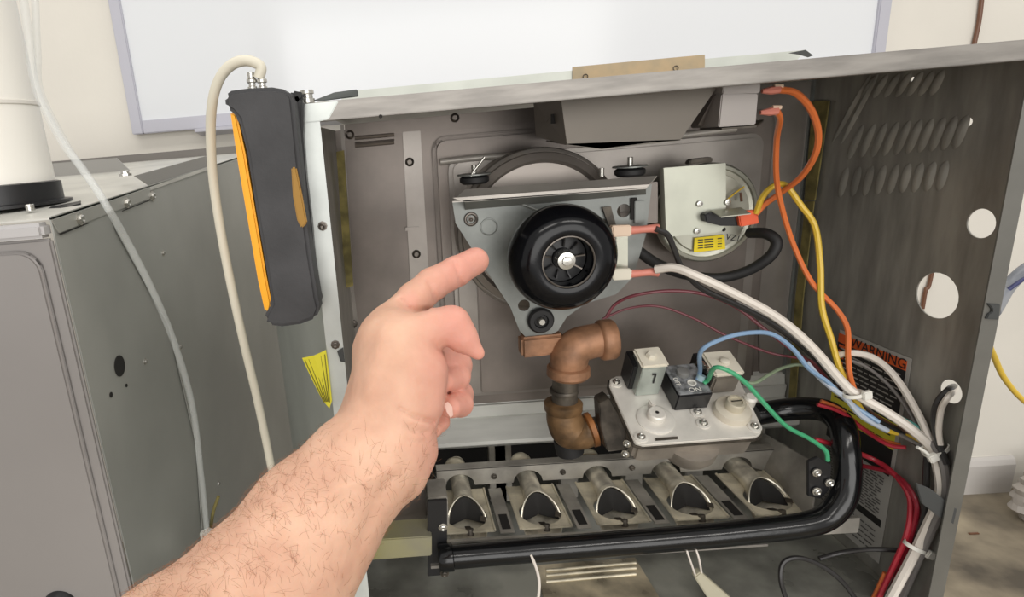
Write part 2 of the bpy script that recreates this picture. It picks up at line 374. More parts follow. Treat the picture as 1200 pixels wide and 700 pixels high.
# compartment floor and partitions
zfl = -.502
hb('compartment_floor', (.002, -.02, zfl-.002), (W-.001, .33, zfl), mat('pan_floor_steel', (150, 150, 142), .3, .35, var=.2, scale=14, rvar=.12), fc)
prism('floor_lip', [U(505, 664, .045), U(900, 638, .045), U(900, 640.5, .045), U(505, 667, .045)], (0, .004, 0), LIP, fc)
# pale panel lying on the floor under the pipe
a = [UZ(628, 664, zfl+.001), UZ(744, 655, zfl+.001), UZ(790, 730, zfl+.001), UZ(645, 740, zfl+.001)]
pt = prism('reflective_sheet', a, (0, 0, .002), mat('pale_sheet', (196, 184, 160), .3, .5, var=.25, scale=22, rvar=.12), fc, .0005); pt['label'] = 'pale stained metal sheet on the compartment floor'
for yy in (668, 674, 681):
    tube('sheet_rib', [UZ(640, yy+1, zfl+.003), UZ(700, yy-4, zfl+.003), UZ(745, yy-8, zfl+.003)], .0018, CAST, fc)
# left shelf with yellow-green edge
prism('left_shelf', [U(425, 634, .05), U(506, 629, .05), U(506, 652, .05), U(425, 658, .05)], (0, .03, 0), mat('stained_shelf', (172, 168, 146), .4, .3, var=.12, scale=14, rgb2=(176, 170, 118)), fc, .001)
hb('left_upper_box', (U(440, 600, .06).x, .11, U(470, 634, .11).z-H), (U(500, 600, .11).x, .22, U(490, 545, .11).z-H), BACK, fc, .001)
p = U(487, 621, .09); torus('bent_clip', p, FR, .004, .0008, SCREWD, fc, 16, 6)
# right rear rack plates seen behind the burners
prism('burner_side_plate', [U(880, 500, .21), U(958, 545, .09), U(950, 610, .06), U(868, 540, .2)], (.0015, 0, 0), RACK, fc)
# upright strip behind the lip and the tape on it
ys = .30
rl_ = [U(x, y, ys) for x, y in ((400, 112), (412, 106.5), (700, 80), (945, 58.5))]
prism('rear_top_rail', rl_+[Vector((min(rl_[-1].x, W), ys, H)), Vector((rl_[0].x, ys, H))], (0, .002, 0), mat('rail_pale', (206, 210, 202), .45, .2, var=.03, scale=20), fc)
tp = prism('tape_strip', [U(671, 95, ys-.002), U(671, 78.5, ys-.002), U(826, 64, ys-.002), U(826, 85, ys-.002)], (0, .0015, 0), TAN, fc); tp['label'] = 'brown stained tape on the rear rail'
for (x, y) in ((686, 90), (792, 80)):
    torus('small_ring', U(x, y, ys-.004), FR, .0028, .0006, IRON, fc, 14, 5)
lever = prism('loose_tab', [U(925, 62, .26), U(944, 58.5, .26), U(953, 65, .26), U(948, 67, .26), U(938, 64, .26)], (0, .002, 0), CLAMPM, fc)
# screws on the flange and wall
for (x, y) in ((378, 265), (393, 404)): screw(U(x, y, -.0015), FR, .0028, fc)
p = U(446, 136.5, -.002); cyl('lip_hole', p, FR, .0014, .0006, DARK, fc, 10)
prism('bent_tab', [U(395, 412, -.003), U(402, 408, -.003), U(404, 425, -.003), U(399, 424, -.003)], (0, .002, 0), CLAMPM, fc)
pp = U(1172, 60, 0); 
# black clip on the right flange
pr = prism('cable_clip', [U(1158, 356, -.003), U(1173, 357, -.003), U(1171, 375, -.003), U(1156, 374, -.003), U(1159, 368, -.003), U(1163, 366, -.003), U(1163, 362, -.003)], (0, .003, 0), CLAMPM, fc, .0005)
pr['label'] = 'dark edge clip on right flange'
# yellow sticker on the left side (curled)
st = prism('curled_sticker', [U(354, 420, -.004), U(368, 417, -.006), U(382, 410.5, -.004), U(386, 440, -.004), U(389, 470, -.004), U(386, 479, -.004), U(377, 468, -.004), U(366, 446, -.004)], (0, .0006, 0), YLAB, fc)
st['label'] = 'curled yellow sticker with black lines'
for k in range(6):
    t = k/6+.08; a = U(354+28*t+1, 421-8*t+2, -.0047); b = U(379+8*t, 472-4*t*(1-t), -.0047)
    tube('print_line', [a, a.lerp(b, .5), b], .00035, mat('sticker_ink', (110, 104, 40), .6), st, True, 5, 2)

# ---- warning labels on the right wall ----
wl = prism('warning_label', [UX(984.6, 386.5, W-.0006), UX(1069, 421, W-.0006), UX(1030, 661, W-.0006), UX(986, 622.8, W-.0006)], (-.0003, 0, 0), GRLAB, fc)
wl['label'] = 'printed warning label, orange over black over grey'
yr = UX(1069, 421, W).y; yl = UX(984.6, 386.5, W).y+.003; xL = W-.0011
ztop = UX(1069, 421, W).z; zor = UX(1066, 436.5, W).z; zb1 = UX(1056, 500, W).z; zy = UX(1051, 530, W).z; zb2 = UX(1046, 561, W).z; zbt = UX(1030, 661, W).z
def lband(name, za, zbb, m, e=.0035, y0=yr, y1=yl, x=xL): return prism(name, [(x, y0+e, za), (x, y1-e, za), (x, y1-e, zbb), (x, y0+e, zbb)], (.0003, 0, 0), m, wl)
lband('orange_band', ztop-.0035, zor, ORLAB); lband('black_band', zor, zb1, BLLAB); lband('yellow_band', zb1, zy, YLAB); lband('black_band', zy, zb2, BLLAB)
text('warning_text', '! WARNING', (xL-.0003, (yr+yl)/2-.005, (ztop+zor)/2-.001), (0, -1, 0), UPV, .014, BLLAB, wl)
random.seed(3)
def lines(za, zbb, n, m, hgt):
    V = []; Fc = []
    for k in range(n):
        z = za+(zbb-za)*(k+.5)/n; y = yl-.008
        while y > yr+.012:
            L = random.uniform(.004, .014); e = max(y-L, yr+.008); b = len(V); x = xL-.0002
            V += [(x, y, z-hgt), (x, e, z-hgt), (x, e, z+hgt), (x, y, z+hgt)]; Fc.append([b, b+1, b+2, b+3]); y = e-.002
    o = obj('fine_print', V, Fc, m, wl); o['kind'] = 'stuff'
lines(zor-.003, zb1+.003, 10, GRLAB, .0007); lines(zb1-.002, zy+.002, 3, BLLAB, .0009); lines(zb2-.004, zbt+.05, 14, mat('grey_ink', (96, 94, 92), .6), .0008); lines(zbt+.035, zbt+.006, 5, mat('grey_ink', (96, 94, 92), .6), .0008)
lband('black_bar', zbt+.048, zbt+.040, BLLAB, .004, yr, yr+.04)
for k in range(4): prism('symbol_bar', [(xL-.0002, yl-.006, zor-.002-k*.006), (xL-.0002, yl-.014, zor-.002-k*.006), (xL-.0002, yl-.014, zor-.005-k*.006), (xL-.0002, yl-.006, zor-.005-k*.006)], (-.0001, 0, 0), ORLAB, wl)

# ================= draft shroud and relay box under the lip =================
sh = thing('draft_shroud', 'grey-brown folded sheet-metal shroud hanging under the cabinet lip', 'duct', U(730, 140, .08))
a = [U(625, 122, .06), U(627, 166, .085), U(655, 171, .06)]
F1 = [U(657, 117, .05), U(845, 96, .05), U(797, 165, .05), U(760, 168, .05), U(705, 175, .05), U(664, 170, .05)]
prism('front_sheet', F1, (0, .0015, 0), mat('shroud_steel', (104, 98, 90), .4, .35, var=.06, scale=8, rvar=.05), sh, .0004)
prism('side_sheet', [U(657, 117, .05), U(664, 170, .05), U(660, 169, .14), U(628, 160, .14), U(625, 118, .14)], (.001, .001, 0), MATS['shroud_steel'], sh)
prism('bottom_sheet', [U(664, 170, .05), U(705, 175, .05), U(797, 165, .05), U(780, 160, .20), U(640, 166, .20)], (0, 0, .001), MATS['shroud_steel'], sh)
p = U(650, 139, .075); prism('slot', [p+Vector((-.003, 0, -.004)), p+Vector((.003, 0, -.004)), p+Vector((.003, 0, .004)), p+Vector((-.003, 0, .004))], (0, .001, 0), DARK, sh)
prism('right_gusset', [U(845, 98, .051), U(852, 98, .10), U(835, 150, .10), U(818, 147, .051)], (.001, .001, 0), BACK, sh)
rb = thing('relay_box', 'small pale grey metal box with two pink terminals under the lip', 'switch box', U(860, 120, .05))
prism('lid', [U(848, 98, .04), U(892, 97, .04), U(891, 109, .04), U(847, 110, .04)], (0, .03, 0), mat('pale_zinc', (160, 154, 150), .4, .4), rb, .0008)
prism('body', [U(846, 110, .042), U(889, 109.5, .042), U(886, 146, .042), U(842, 149, .042)], (0, .045, 0), MATS['pale_zinc'], rb, .0008)
prism('bracket', [U(820, 150, .10), U(846, 150, .045), U(887, 147, .045), U(895, 140, .09)], (0, 0, -.0015), IRON, rb)
for (x0, y0) in ((893, 107), (891, 132)):
    tube('terminal', [U(x0, y0, .05), U(x0+11, y0-1, .05), U(x0+20, y0-2, .05)], [.0016, .0032, .003], PINK, rb, True, 8)
    tube('terminal_tip', [U(x0+14, y0-6, .05), U(x0+24, y0-6, .05)], .0018, NYL, rb, False, 8)

# ================= inducer blower =================
bl = thing('inducer_blower', 'draft blower with round black motor on a grey plate behind the pointing finger', 'blower', U(658, 303, .12))
YP = .125
outline = [(530, 236), (600, 231), (764, 216), (757, 275), (742, 325), (722, 345), (686, 356), (664, 372), (654, 388), (640, 395), (616, 395), (609, 388), (598, 360), (575, 325), (552, 290), (534, 262)]
holes_px = [((614, 358), 7), ((705, 262), 6), ((731, 247), 8)]
def circ(px, py, r, Y, n=18): c = U(px, py, Y); R_ = r*m_at(c); return [(c.x+R_*math.cos(2*math.pi*k/n), Y, c.z+R_*math.sin(2*math.pi*k/n)) for k in range(n)]
holed('mounting_plate', [U(x, y, YP) for x, y in outline], [circ(*h[0], h[1], YP) for h in holes_px], (0, .002, 0), GALV, bl)
# scroll housing behind the plate
sc_c = U(633, 272, .165); scR = 92*m_at(sc_c)
lathe('scroll_housing', Vector((sc_c.x, .225, sc_c.z)), FR, [(scR*1.02, 0), (scR*1.02, .05), (scR*.985, .062), (scR*.9, .066), (scR*.86, .060), (scR*.4, .060)], mat('scroll_steel', (158, 150, 143), .36, .5), bl, 64)
torus('scroll_rim', Vector((sc_c.x, .172, sc_c.z)), FR, scR*1.0, .0042, BACK2, bl, 64, 8)
torus('gasket', Vector((sc_c.x, .166, sc_c.z)), FR, scR*.93, .0022, BLACKR, bl, 64, 8)
# top bracket: an angle with a folded front
bk = [U(530, 236, .10), U(545, 222, .12), U(770, 206, .12), U(757, 220, .10)]
BRK = mat('bracket_lit', (196, 190, 182), .38, .25, var=.05, scale=20)  # lit copy of the bracket steel for top and front; web has the shaded copy
prism('top_bracket', bk, (0, 0, -.0012), BRK, bl)
prism('bracket_front', [U(530, 232, .10), U(762, 216, .10), U(757, 221, .10), U(545, 237, .10)], (0, .0012, 0), BRK, bl, .0003)
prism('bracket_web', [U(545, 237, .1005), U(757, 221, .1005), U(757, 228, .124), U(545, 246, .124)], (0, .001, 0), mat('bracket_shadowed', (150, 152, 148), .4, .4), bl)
# mounts with rubber grommets
for (x, y) in ((556, 213), (738, 204)):
    c = U(x, y, .13); r = 17*m_at(c)
    lathe('grommet', c-UPV*.002, UPV, [(r*.8, 0), (r, .002), (r, .006), (r*.8, .008)], BLACKR, bl, 20)
    lathe('washer', c+UPV*.0065, UPV, [(r*1.15, 0), (r*1.15, .0012), (r*.3, .0016)], GALV, bl, 20)
    cyl('bolt', c, UPV, .0025, .016, CHROME, bl, 10)
tube('spring_pin', [U(552, 207, .12), U(555, 201, .12), U(562, 192, .12), U(568, 184, .12)], .0011, CHROME, bl)
tube('peg', [U(705, 207, .12), U(705, 197, .12)], .0024, CHROME, bl, False)
p = U(552, 257, YP-.001); torus('grommet_ring', p, FR, .0055, .0016, SCREWD, bl, 20, 8); screw(p, FR, .002, bl)
p = U(633, 375, YP-.001); lathe('lower_grommet', p, FR, [(.0125, 0), (.0135, .003), (.0115, .006), (.0075, .006), (.0065, .003)], BLACKR, bl, 28)
lathe('lower_bolt', p, FR, [(.0045, .0), (.0045, .007), (.003, .009)], CHROME, bl, 8)
c = U(573, 266, YP-.0005); torus('pressed_ring', c, FR, .008, .0007, GALV, bl, 24, 6)
# diagonal stiffener lines on the plate
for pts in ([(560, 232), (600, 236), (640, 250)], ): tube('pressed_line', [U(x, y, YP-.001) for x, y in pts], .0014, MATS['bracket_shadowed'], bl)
# motor
mc = U(655, 300, .085); mr = 61.5*m_at(mc)
prf = [(mr*.80, -.006), (mr*.95, -.003), (mr*1.0, .003), (mr*1.0, .010), (mr*.97, .018), (mr*.90, .0245), (mr*.80, .029), (mr*.68, .0315), (mr*.56, .0320), (mr*.49, .0312), (mr*.462, .029), (mr*.455, .022), (mr*.45, .008)]
lathe('motor_shell', mc, FR, prf, MOTOR, bl, 64)
hc = mc+FR*.009
lathe('motor_hub', hc, FR, [(mr*.45, 0), (mr*.44, .001), (mr*.2, .0015), (mr*.19, .005)], BLACKP, bl, 32)
torus('vent_ring', mc+FR*.0300, FR, mr*.468, .0009, SCREWD, bl, 40, 6)
for k in range(9):
    q = math.radians(10+k*40); d = Vector((math.cos(q), 0, math.sin(q)))
    prism('fan_blade', [hc+d*mr*.22+FR*.002, hc+d*mr*.385+FR*.002, hc+d*mr*.385+FR*.008, hc+d*mr*.22+FR*.005], d.cross(FR)*.0012, BLACKP if k % 4 else SCREWD, bl)
lathe('shaft_nut', mc+FR*.016, FR, [(mr*.185, 0), (mr*.185, .006), (mr*.16, .0085), (mr*.09, .009), (mr*.08, .0105), (.0001, .0108)], CHROME, bl, 16)
# motor brackets on the right and the connector strip
box_px = lambda nm, x0, y0, x1, y1, Y, dep, m, par, bev=.0005: prism(nm, [U(x0, y0, Y), U(x1, y0-.07*(x1-x0), Y), U(x1, y1-.07*(x1-x0), Y), U(x0, y1, Y)], (0, dep, 0), m, par, bev)
box_px('coil_frame', 722, 275, 736, 318, .115, .01, SILVER, bl)
box_px('dark_window', 739, 232, 747, 258, YP-.002, .001, DARK, bl)
box_px('plate_tab', 744, 236, 756, 262, YP-.004, .003, GALV, bl)
box_px('slotted_arm', 757, 214, 771, 262, .13, .004, BACK, bl)
prism('cross_tab', [U(706, 243, YP-.004), U(716, 242, YP-.004), U(722, 264, YP-.004), U(714, 266, YP-.004)], (0, .002, 0), IRON, bl)
# two motor terminals
for nm, y, m1 in (('terminal', 271, NYL), ('terminal', 322, WHITEP)):
    t = prism(nm, [U(717, y-6, .10), U(740, y-7, .10), U(742, y-1, .10), U(740, y+6, .10), U(719, y+7, .10)], (0, .008, 0), m1, bl, .001)
    tube('sleeve', [U(738, y-1, .104), U(752, y-2, .104), U(762, y-3, .104), U(771, y-3, .104)], [.0042, .0035, .0038, .0046], PINK, bl, True, 12)

# ================= pressure switch =================
ps = thing('pressure_switch', 'round silver pressure switch with yellow label right of the black motor', 'pressure switch', U(828, 250, .16))
pc = U(829, 250, .175); R0 = 58*m_at(pc)
lathe('disc', pc, FR, [(R0*.97, -.012), (R0, -.008), (R0, 0), (R0*.96, .003), (R0*.90, .0035), (R0*.88, .0015), (R0*.80, .001), (R0*.78, .004), (R0*.3, .0045)], SILVER, ps, 64)
pl = [(777, 197), (851, 191), (851, 262), (846, 271), (838, 273), (780, 278)]
prism('cover_plate', [U(x, y, .155) for x, y in pl], (0, .0015, 0), mat('switch_plate', (196, 198, 184), .34, .5, var=.04, scale=20), ps, .0005)
prism('plate_fold', [U(773, 198, .158), U(778, 197, .154), U(781, 278, .154), U(776, 280, .158)], (0, .002, 0), SILVER, ps, .0004)
prism('hose_port', [U(807, 193, .17), U(836, 190, .17), U(835, 184, .17), U(810, 187, .17)], (0, .01, 0), IRON, ps, .001)
yl_ = prism('yellow_label', [U(814, 279, .168), U(849, 275, .168), U(850, 292, .168), U(813, 296, .168)], (0, .0005, 0), mat('bright_yellow_label', (240, 214, 20), .5), ps); yl_['label'] = 'small yellow printed label'
V = []; Fc = []
for k in range(4):
    for (xa, xb) in ((818, 824), (825.5, 836), (841, 846)):
        y = 281+k*3.1; b = len(V); V += [U(xa, y-.08*(xa-818), .1674), U(xb, y-.08*(xb-818), .1674), U(xb, y+1.2-.08*(xb-818), .1674), U(xa, y+1.2-.08*(xa-818), .1674)]; Fc.append([b, b+1, b+2, b+3])
o = obj('label_print', V, Fc, BLLAB, ps); o['kind'] = 'stuff'
text('handwritten_mark', 'VZ1', U(859, 279, .1705), (1, 0, -.25), UPV, .009, BLLAB, ps)
prism('terminal_bracket', [U(833, 247, .15), U(868, 243, .15), U(880, 250, .13), U(845, 254, .13)], (0, 0, -.001), SILVER, ps)
prism('terminal_block', [U(826, 252, .145), U(832, 249, .145), U(870, 252, .145), U(868, 265, .145), U(845, 265, .145), U(827, 260, .145)], (0, .014, 0), BLACKP, ps, .001)
prism('terminal_lug', [U(865, 248, .14), U(888, 246, .14), U(890, 262, .14), U(868, 266, .14)], (0, .006, 0), ORTERM, ps, .001)
for (x, y) in ((820, 239), (853, 237), (817, 271)): lathe('eyelet', U(x, y, .1535), FR, [(.0032, 0), (.003, .001), (.0014, .0012), (.0012, .0002)], CHROME, ps, 14)
cyl('pin_hole', U(848, 269, .1705), FR, .0022, .0005, DARK, ps, 12)
tube('spring_wire', [U(851, 235, .165), U(862, 226, .165), U(872, 219, .165)], .0009, W_YEL, ps)
tube('spring_wire', [U(868, 226, .165), U(869, 236, .165)], .0012, W_BRN, ps, False)
tag(ptube('rubber_hose', [(745, 292, .14), (768, 308, .14), (800, 321, .15), (840, 326, .15), (875, 318, .14), (902, 301, .13), (910, 284, .13), (898, 274, .14), (878, 273, .16)], 6.2, BLACKR), 'thick black rubber hose looping below the round silver switch', 'hose')

# ================= iron pipe fittings =================
pf = thing('pipe_fitting', 'rusty brown iron elbow fittings stacked left of the gas valve', 'pipe', U(662, 440, .1))
P = [U(712, 398, .12), U(694, 400, .12), U(676, 406, .12), U(667, 420, .12), U(666, 442, .12)]
mm = m_at(P[2]); tube('upper_elbow', P, [20*mm, 20*mm, 21*mm, 22*mm, 20*mm], COPPER, pf, True, 24)
ax = (P[0]-P[1]).normalized()
lathe('elbow_collar', P[0]-ax*.010, ax, [(19*mm, 0), (23*mm, .002), (24*mm, .004), (24*mm, .014), (22*mm, .0165), (17*mm, .0165), (15.5*mm, .006)], COPPER, pf, 32)
lathe('elbow_collar', U(666, 428, .12), -UPV, [(21*mm, 0), (24.5*mm, .002), (25*mm, .010), (22*mm, .013), (15*mm, .013)], COPPER, pf, 32)
prism('side_lug', [U(611, 397, .12), U(662, 392, .12), U(664, 415, .12), U(630, 419, .12), U(612, 421, .12)], (0, .02, 0), COPPER, pf, .003, seg=3)
tube('nipple', [U(663, 440, .12), U(661, 482, .12)], 15*mm, IRON, pf, False, 24)
lathe('thread_ring', U(661, 460, .12), UPV, [(16.5*mm, 0), (17*mm, .002), (16*mm, .004)], IRON, pf, 24)
Q = [U(660, 474, .12), U(661, 490, .12), U(668, 504, .12), U(682, 507, .12), U(696, 503, .12)]
tube('lower_elbow', Q, [18*mm, 21*mm, 23*mm, 20*mm, 18*mm], RUST2, pf, True, 24)
lathe('lower_collar', U(660, 470, .12), -UPV, [(19*mm, 0), (22.5*mm, .002), (22*mm, .010), (20*mm, .012)], RUST2, pf, 32)
ax = (Q[-1]-Q[-2]).normalized()
lathe('lower_collar', U(688, 505, .12), ax, [(18*mm, 0), (21*mm, .002), (21*mm, .007), (15*mm, .009)], mat('rust_orange', (140, 92, 52), .5, .3, var=.25, scale=50), pf, 32)
tube('plug', [U(665, 515, .13), U(668, 530, .13)], 17*mm, BLACKR, pf, False, 20)
tube('inlet_nipple', [U(694, 503, .12), U(706, 501, .12)], 14*mm, IRON, pf, False, 20)

# ================= gas valve =================
BL_, BR_, TL_ = U(744, 520, .055), U(892, 507, .055), U(712, 448, .125)
u = (BR_-BL_).normalized(); v = (TL_-BL_); v = (v-u*v.dot(u)).normalized(); n = u.cross(v).normalized()
if n.z < 0: n = -n
gv = thing('gas_valve', 'pale cast gas valve with black solenoid block and round regulator caps', 'valve', U(800, 490, .08))
def V_(px, py, hgt=0): return UP(px, py, BL_+n*hgt, n)
def vb(name, px, py, sx, sy, h, m, par=gv, base=0., bev=.001, lean=(0, 0)):  # box standing on the valve plate, its base centre at a pixel
    c = V_(px, py)+n*base; q = [c+u*a*sx/2+v*b*sy/2 for a, b in ((-1, -1), (1, -1), (1, 1), (-1, 1))]
    return prism(name, q, n*h+u*lean[0]+v*lean[1], m, par, bev)
def vc(name, px, py, r, prof, m, par=gv, seg=28): return lathe(name, V_(px, py), n, prof, m, par, seg)
plate_px = [(722, 441), (850, 432), (862, 436), (893, 500), (892, 508), (886, 512), (754, 522), (744, 519), (714, 452), (715, 444)]
prism('cover_plate', [V_(*p) for p in plate_px], -n*.0035, ALU, gv, .0008)
gp = [V_(*p)-n*.0036 for p in plate_px]; cc_ = sum(gp, Vector())/len(gp)
prism('plate_gasket', [cc_+(p-cc_)*1.025 for p in gp], -n*.0025, IRON, gv, .0004)
prism('valve_body', [cc_+(p-cc_)*.95-n*.0025 for p in gp], -n*.026, ALUD, gv, .003)
prism('inlet_flange', [U(702, 472, .12), U(714, 466, .12), U(733, 500, .085), U(733, 528, .085), U(712, 530, .085), U(704, 500, .10)], (0, .018, 0), IRON, gv, .001)
lathe('outlet_dome', V_(815, 500)-n*.020, -n, [(.026, 0), (.026, .012), (.022, .02), (.01, .024)], ALUD, gv, 28)
lb = vb('solenoid_bracket', 753, 453, .0235, .024, .041, mat('zinc_bracket', (186, 194, 188), .3, .6), bev=.0008)
vb('solenoid_coil', 740, 447, .016, .022, .036, BLACKP, bev=.001)
vb('solenoid_cap', 753, 453, .0265, .0265, .004, WHITEP, base=.041, bev=.0018)
c = V_(753, 453)+n*.045; lathe('cap_nut', c, n, [(.0052, 0), (.0052, .003), (.004, .0045)], WHITEP, gv, 6)
c = V_(753, 453)+n*.026-v*.0125; prism('bracket_slot', [c+u*a+n*b for a, b in ((.0015, -.007), (.003, -.007), (.003, .007), (-.001, .007), (-.001, .005), (.0015, .005))], -v*.0004, BLACKP, gv)
vb('switch_block', 799, 462, .033, .040, .022, BLACKP, bev=.0012)
tb = vb('switch_top', 799, 462, .031, .038, .0015, mat('grey_dial', (120, 122, 124), .5, .2, var=.3, scale=180), base=.022, bev=.0006)
tb0 = V_(799, 462)+n*.0239
text('dial_text', 'ON', tb0-v*.0150+u*.001, u, v, .0075, WTIE, gv); text('dial_text', 'OFF', tb0+u*-.0115-v*.003, -v, u, .0062, WTIE, gv)
lathe('dial_ring', tb0-v*.0065+u*.0015, n, [(.0042, 0), (.0042, .0008), (.0030, .0008), (.003, 0)], WTIE, gv, 20)
lathe('dial_knob', tb0+v*.006-u*.002, n, [(.0062, 0), (.006, .004), (.003, .005)], mat('dial_grey', (140, 140, 138), .4, .3), gv, 16)
vb('terminal_strip', 818, 446, .010, .03, .026, BLACKP, bev=.0008)
for k in range(3): vb('spade_terminal', 812+k*4, 446+k*4, .0022, .006, .031, CHROME, bev=.0002)
tube('blue_sleeve', [tb0+u*.010-v*.004, tb0+u*.012-v*.002+n*.005], .004, mat('clear_blue', (168, 196, 206), .3, alpha=.8), gv, False, 10)
vb('coil_housing', 838, 448, .026, .030, .024, ALUD, bev=.002)
vb('housing_cap', 838, 447, .029, .032, .005, WHITEP, base=.024, bev=.0018, lean=(.0, .0))
vc('cap_screw', 840, 447, 0, [(.0045, .028), (.0045, .031), (.003, .032)], WHITEP)
vc('regulator_dome', 857, 484, 0, [(.0165, 0), (.017, .003), (.0155, .007), (.011, .0085), (.0085, .009), (.0085, .0095)], mat('dome_cream', (214, 206, 190), .45, .2), seg=36)
vc('regulator_cap', 857, 484, 0, [(.0085, .008), (.0088, .016), (.0075, .018), (.0055, .018), (.0053, .0165)], mat('dome_cream2', (206, 198, 178), .4, .3), seg=28)
c = V_(857, 484)+n*.0182; prism('cap_slot', [c-u*.005-v*.0006, c+u*.005-v*.0006, c+u*.005+v*.0006, c-u*.005+v*.0006], n*.0002, IRON, gv)
vc('side_port', 876, 474, 0, [(.006, 0), (.006, .010), (.004, .012)], ALU)
vc('dial_base', 768, 492, 0, [(.0175, 0), (.0175, .0012), (.016, .0018), (.010, .002)], ALU, seg=36)
vc('dial_hub', 768, 490, 0, [(.0085, .001), (.0085, .0075), (.0072, .009), (.002, .009), (.0018, .0075)], ALU, seg=28)
vb('hub_pointer', 763, 478, .006, .008, .0085, ALU, bev=.0012)
cyl('hub_hole', V_(768, 490)+n*.0088, n, .0015, .0004, DARK, gv, 10)
for (x, y) in ((751, 513), (817, 484), (884, 501), (722, 449), (824, 497)):
    vc('boss', x, y, 0, [(.0062, 0), (.0062, .0012), (.005, .0016)], ALU); screw(V_(x, y)+n*.0015, n, .0030, gv, CHROME)
prism('plate_notch', [V_(768, 517, .0005), V_(794, 515, .0005), V_(794, 512, .0005), V_(768, 514, .0005)], n*.0006, IRON, gv)
for (x, y) in ((735, 520), (733, 532)): screw(U(x, y, .075), (-.6, -.8, 0), .003, gv, CHROME)

# ================= black manifold pipe =================
mp_ = thing('manifold_pipe', 'glossy black bent gas pipe running under the row of burners', 'pipe', U(750, 640, .06))
P = [(884, 486, .13), (915, 481, .13), (945, 479, .12), (970, 483, .105), (987, 500, .085), (992, 530, .07), (993, 562, .062), (986, 588, .055), (968, 607, .052), (940, 616, .05), (900, 621, .05), (820, 629, .05), (700, 639, .05), (600, 647, .05), (522, 653.5, .05)]
PP = [U(*p) for p in P]; rp = 13.8*m_at(PP[-2])
tube('pipe', PP, rp, BLACKG, mp_, True, 20)
ax = (PP[-1]-PP[-2]).normalized()
lathe('end_cap', PP[-1]-ax*.008, ax, [(rp*1.02, 0), (rp*1.16, .001), (rp*1.16, .012), (rp*1.0, .015)], BLACKG, mp_, 24)
box_px('left_bracket', 501, 588, 524, 676, .058, .004, BLACKP, mp_)
screw(U(519, 618, .057), FR, .0034, mp_, CHROME); screw(U(521, 672, .057), FR, .0034, mp_, IRON)
prism('right_bracket', [U(947, 541, .062), U(958, 536, .062), U(975, 545, .062), U(972, 575, .062), U(962, 585, .062), U(947, 582, .062)], (0, .003, 0), BLACKP, mp_, .0006)
for (x, y) in ((957, 554), (957, 576), (972, 566)): screw(U(x, y, .060), FR, .0033, mp_, CHROME)
# ================= burner rack =================
zr = UZ(560, 600, -.43)
ZB = -.428
rk = thing('burner_rack', 'brownish steel rack with arched cut-outs holding the five burners', 'rack', UZ(720, 590, ZB))
# arched rear plate
yrk = .155
xa, xb_ = U(512, 560, yrk).x, U(925, 530, yrk).x
zt_ = U(700, 540, yrk).z; zb_ = ZB+H-.012
bp_px = [(550, 622), (638, 613), (727, 605), (815, 598), (905, 590)]
bcen = [UZ(x, y, ZB) for x, y in bp_px]
top = [(xa, yrk, zt_), (xb_, yrk, zt_)]; bot = []
for c in bcen[::-1]:
    xc = c.x
    for k in range(9):
        q = math.pi*k/8; bot.append((xc+.017*math.cos(q), yrk, ZB+H+.002+.015*math.sin(q)))
prism('arched_plate', [(xa, yrk, zb_), (xa, yrk, zt_), (xb_, yrk, zt_), (xb_, yrk, zb_)]+[p for p in bot], (0, .0015, 0), RACK, rk)
box('rear_channel', (xa, yrk, zt_-.001), (xb_, yrk+.012, zt_+.0005), RACK, rk)
yfr = .068
for i in range(6):
    if i == 0: xc = bcen[0].x-.036
    elif i == 5: xc = bcen[4].x+.034
    else: xc = (bcen[i-1].x+bcen[i].x)/2
    prism('rack_bar', [(xc-.0075, .075, ZB+H-.004), (xc+.0075, .075, ZB+H-.004), (xc+.0075, yrk, ZB+H-.004), (xc-.0075, yrk, ZB+H-.004)], (0, 0, -.0015), RACK, rk, .0003)
    if 0 < i < 5:
        prism('slot', [(xc-.0045, .080, ZB+H-.0038), (xc+.0045, .080, ZB+H-.0038), (xc+.0045, .105, ZB+H-.0038), (xc-.0045, .105, ZB+H-.0038)], (0, 0, .0003), DARK, rk)
        screw((xc, yrk-.001, ZB+H+.012), FR, .0026, rk, IRON)
hb('front_rail', (xa-.004, .064, ZB-.020), (xb_+.012, .068, ZB-.003), RACK, rk)
hb('end_block', (U(501, 582, .09).x, .085, ZB-.02), (U(524, 582, .09).x, .12, U(512, 580, .09).z-H), RACK, rk, .001)
prism('end_plate', [UX(505, 555, U(511, 560, .12).x), U(512, 560, .15), U(508, 600, .08), U(508, 630, .07), U(511, 580, .15)], (-.001, 0, 0), RACK, rk)
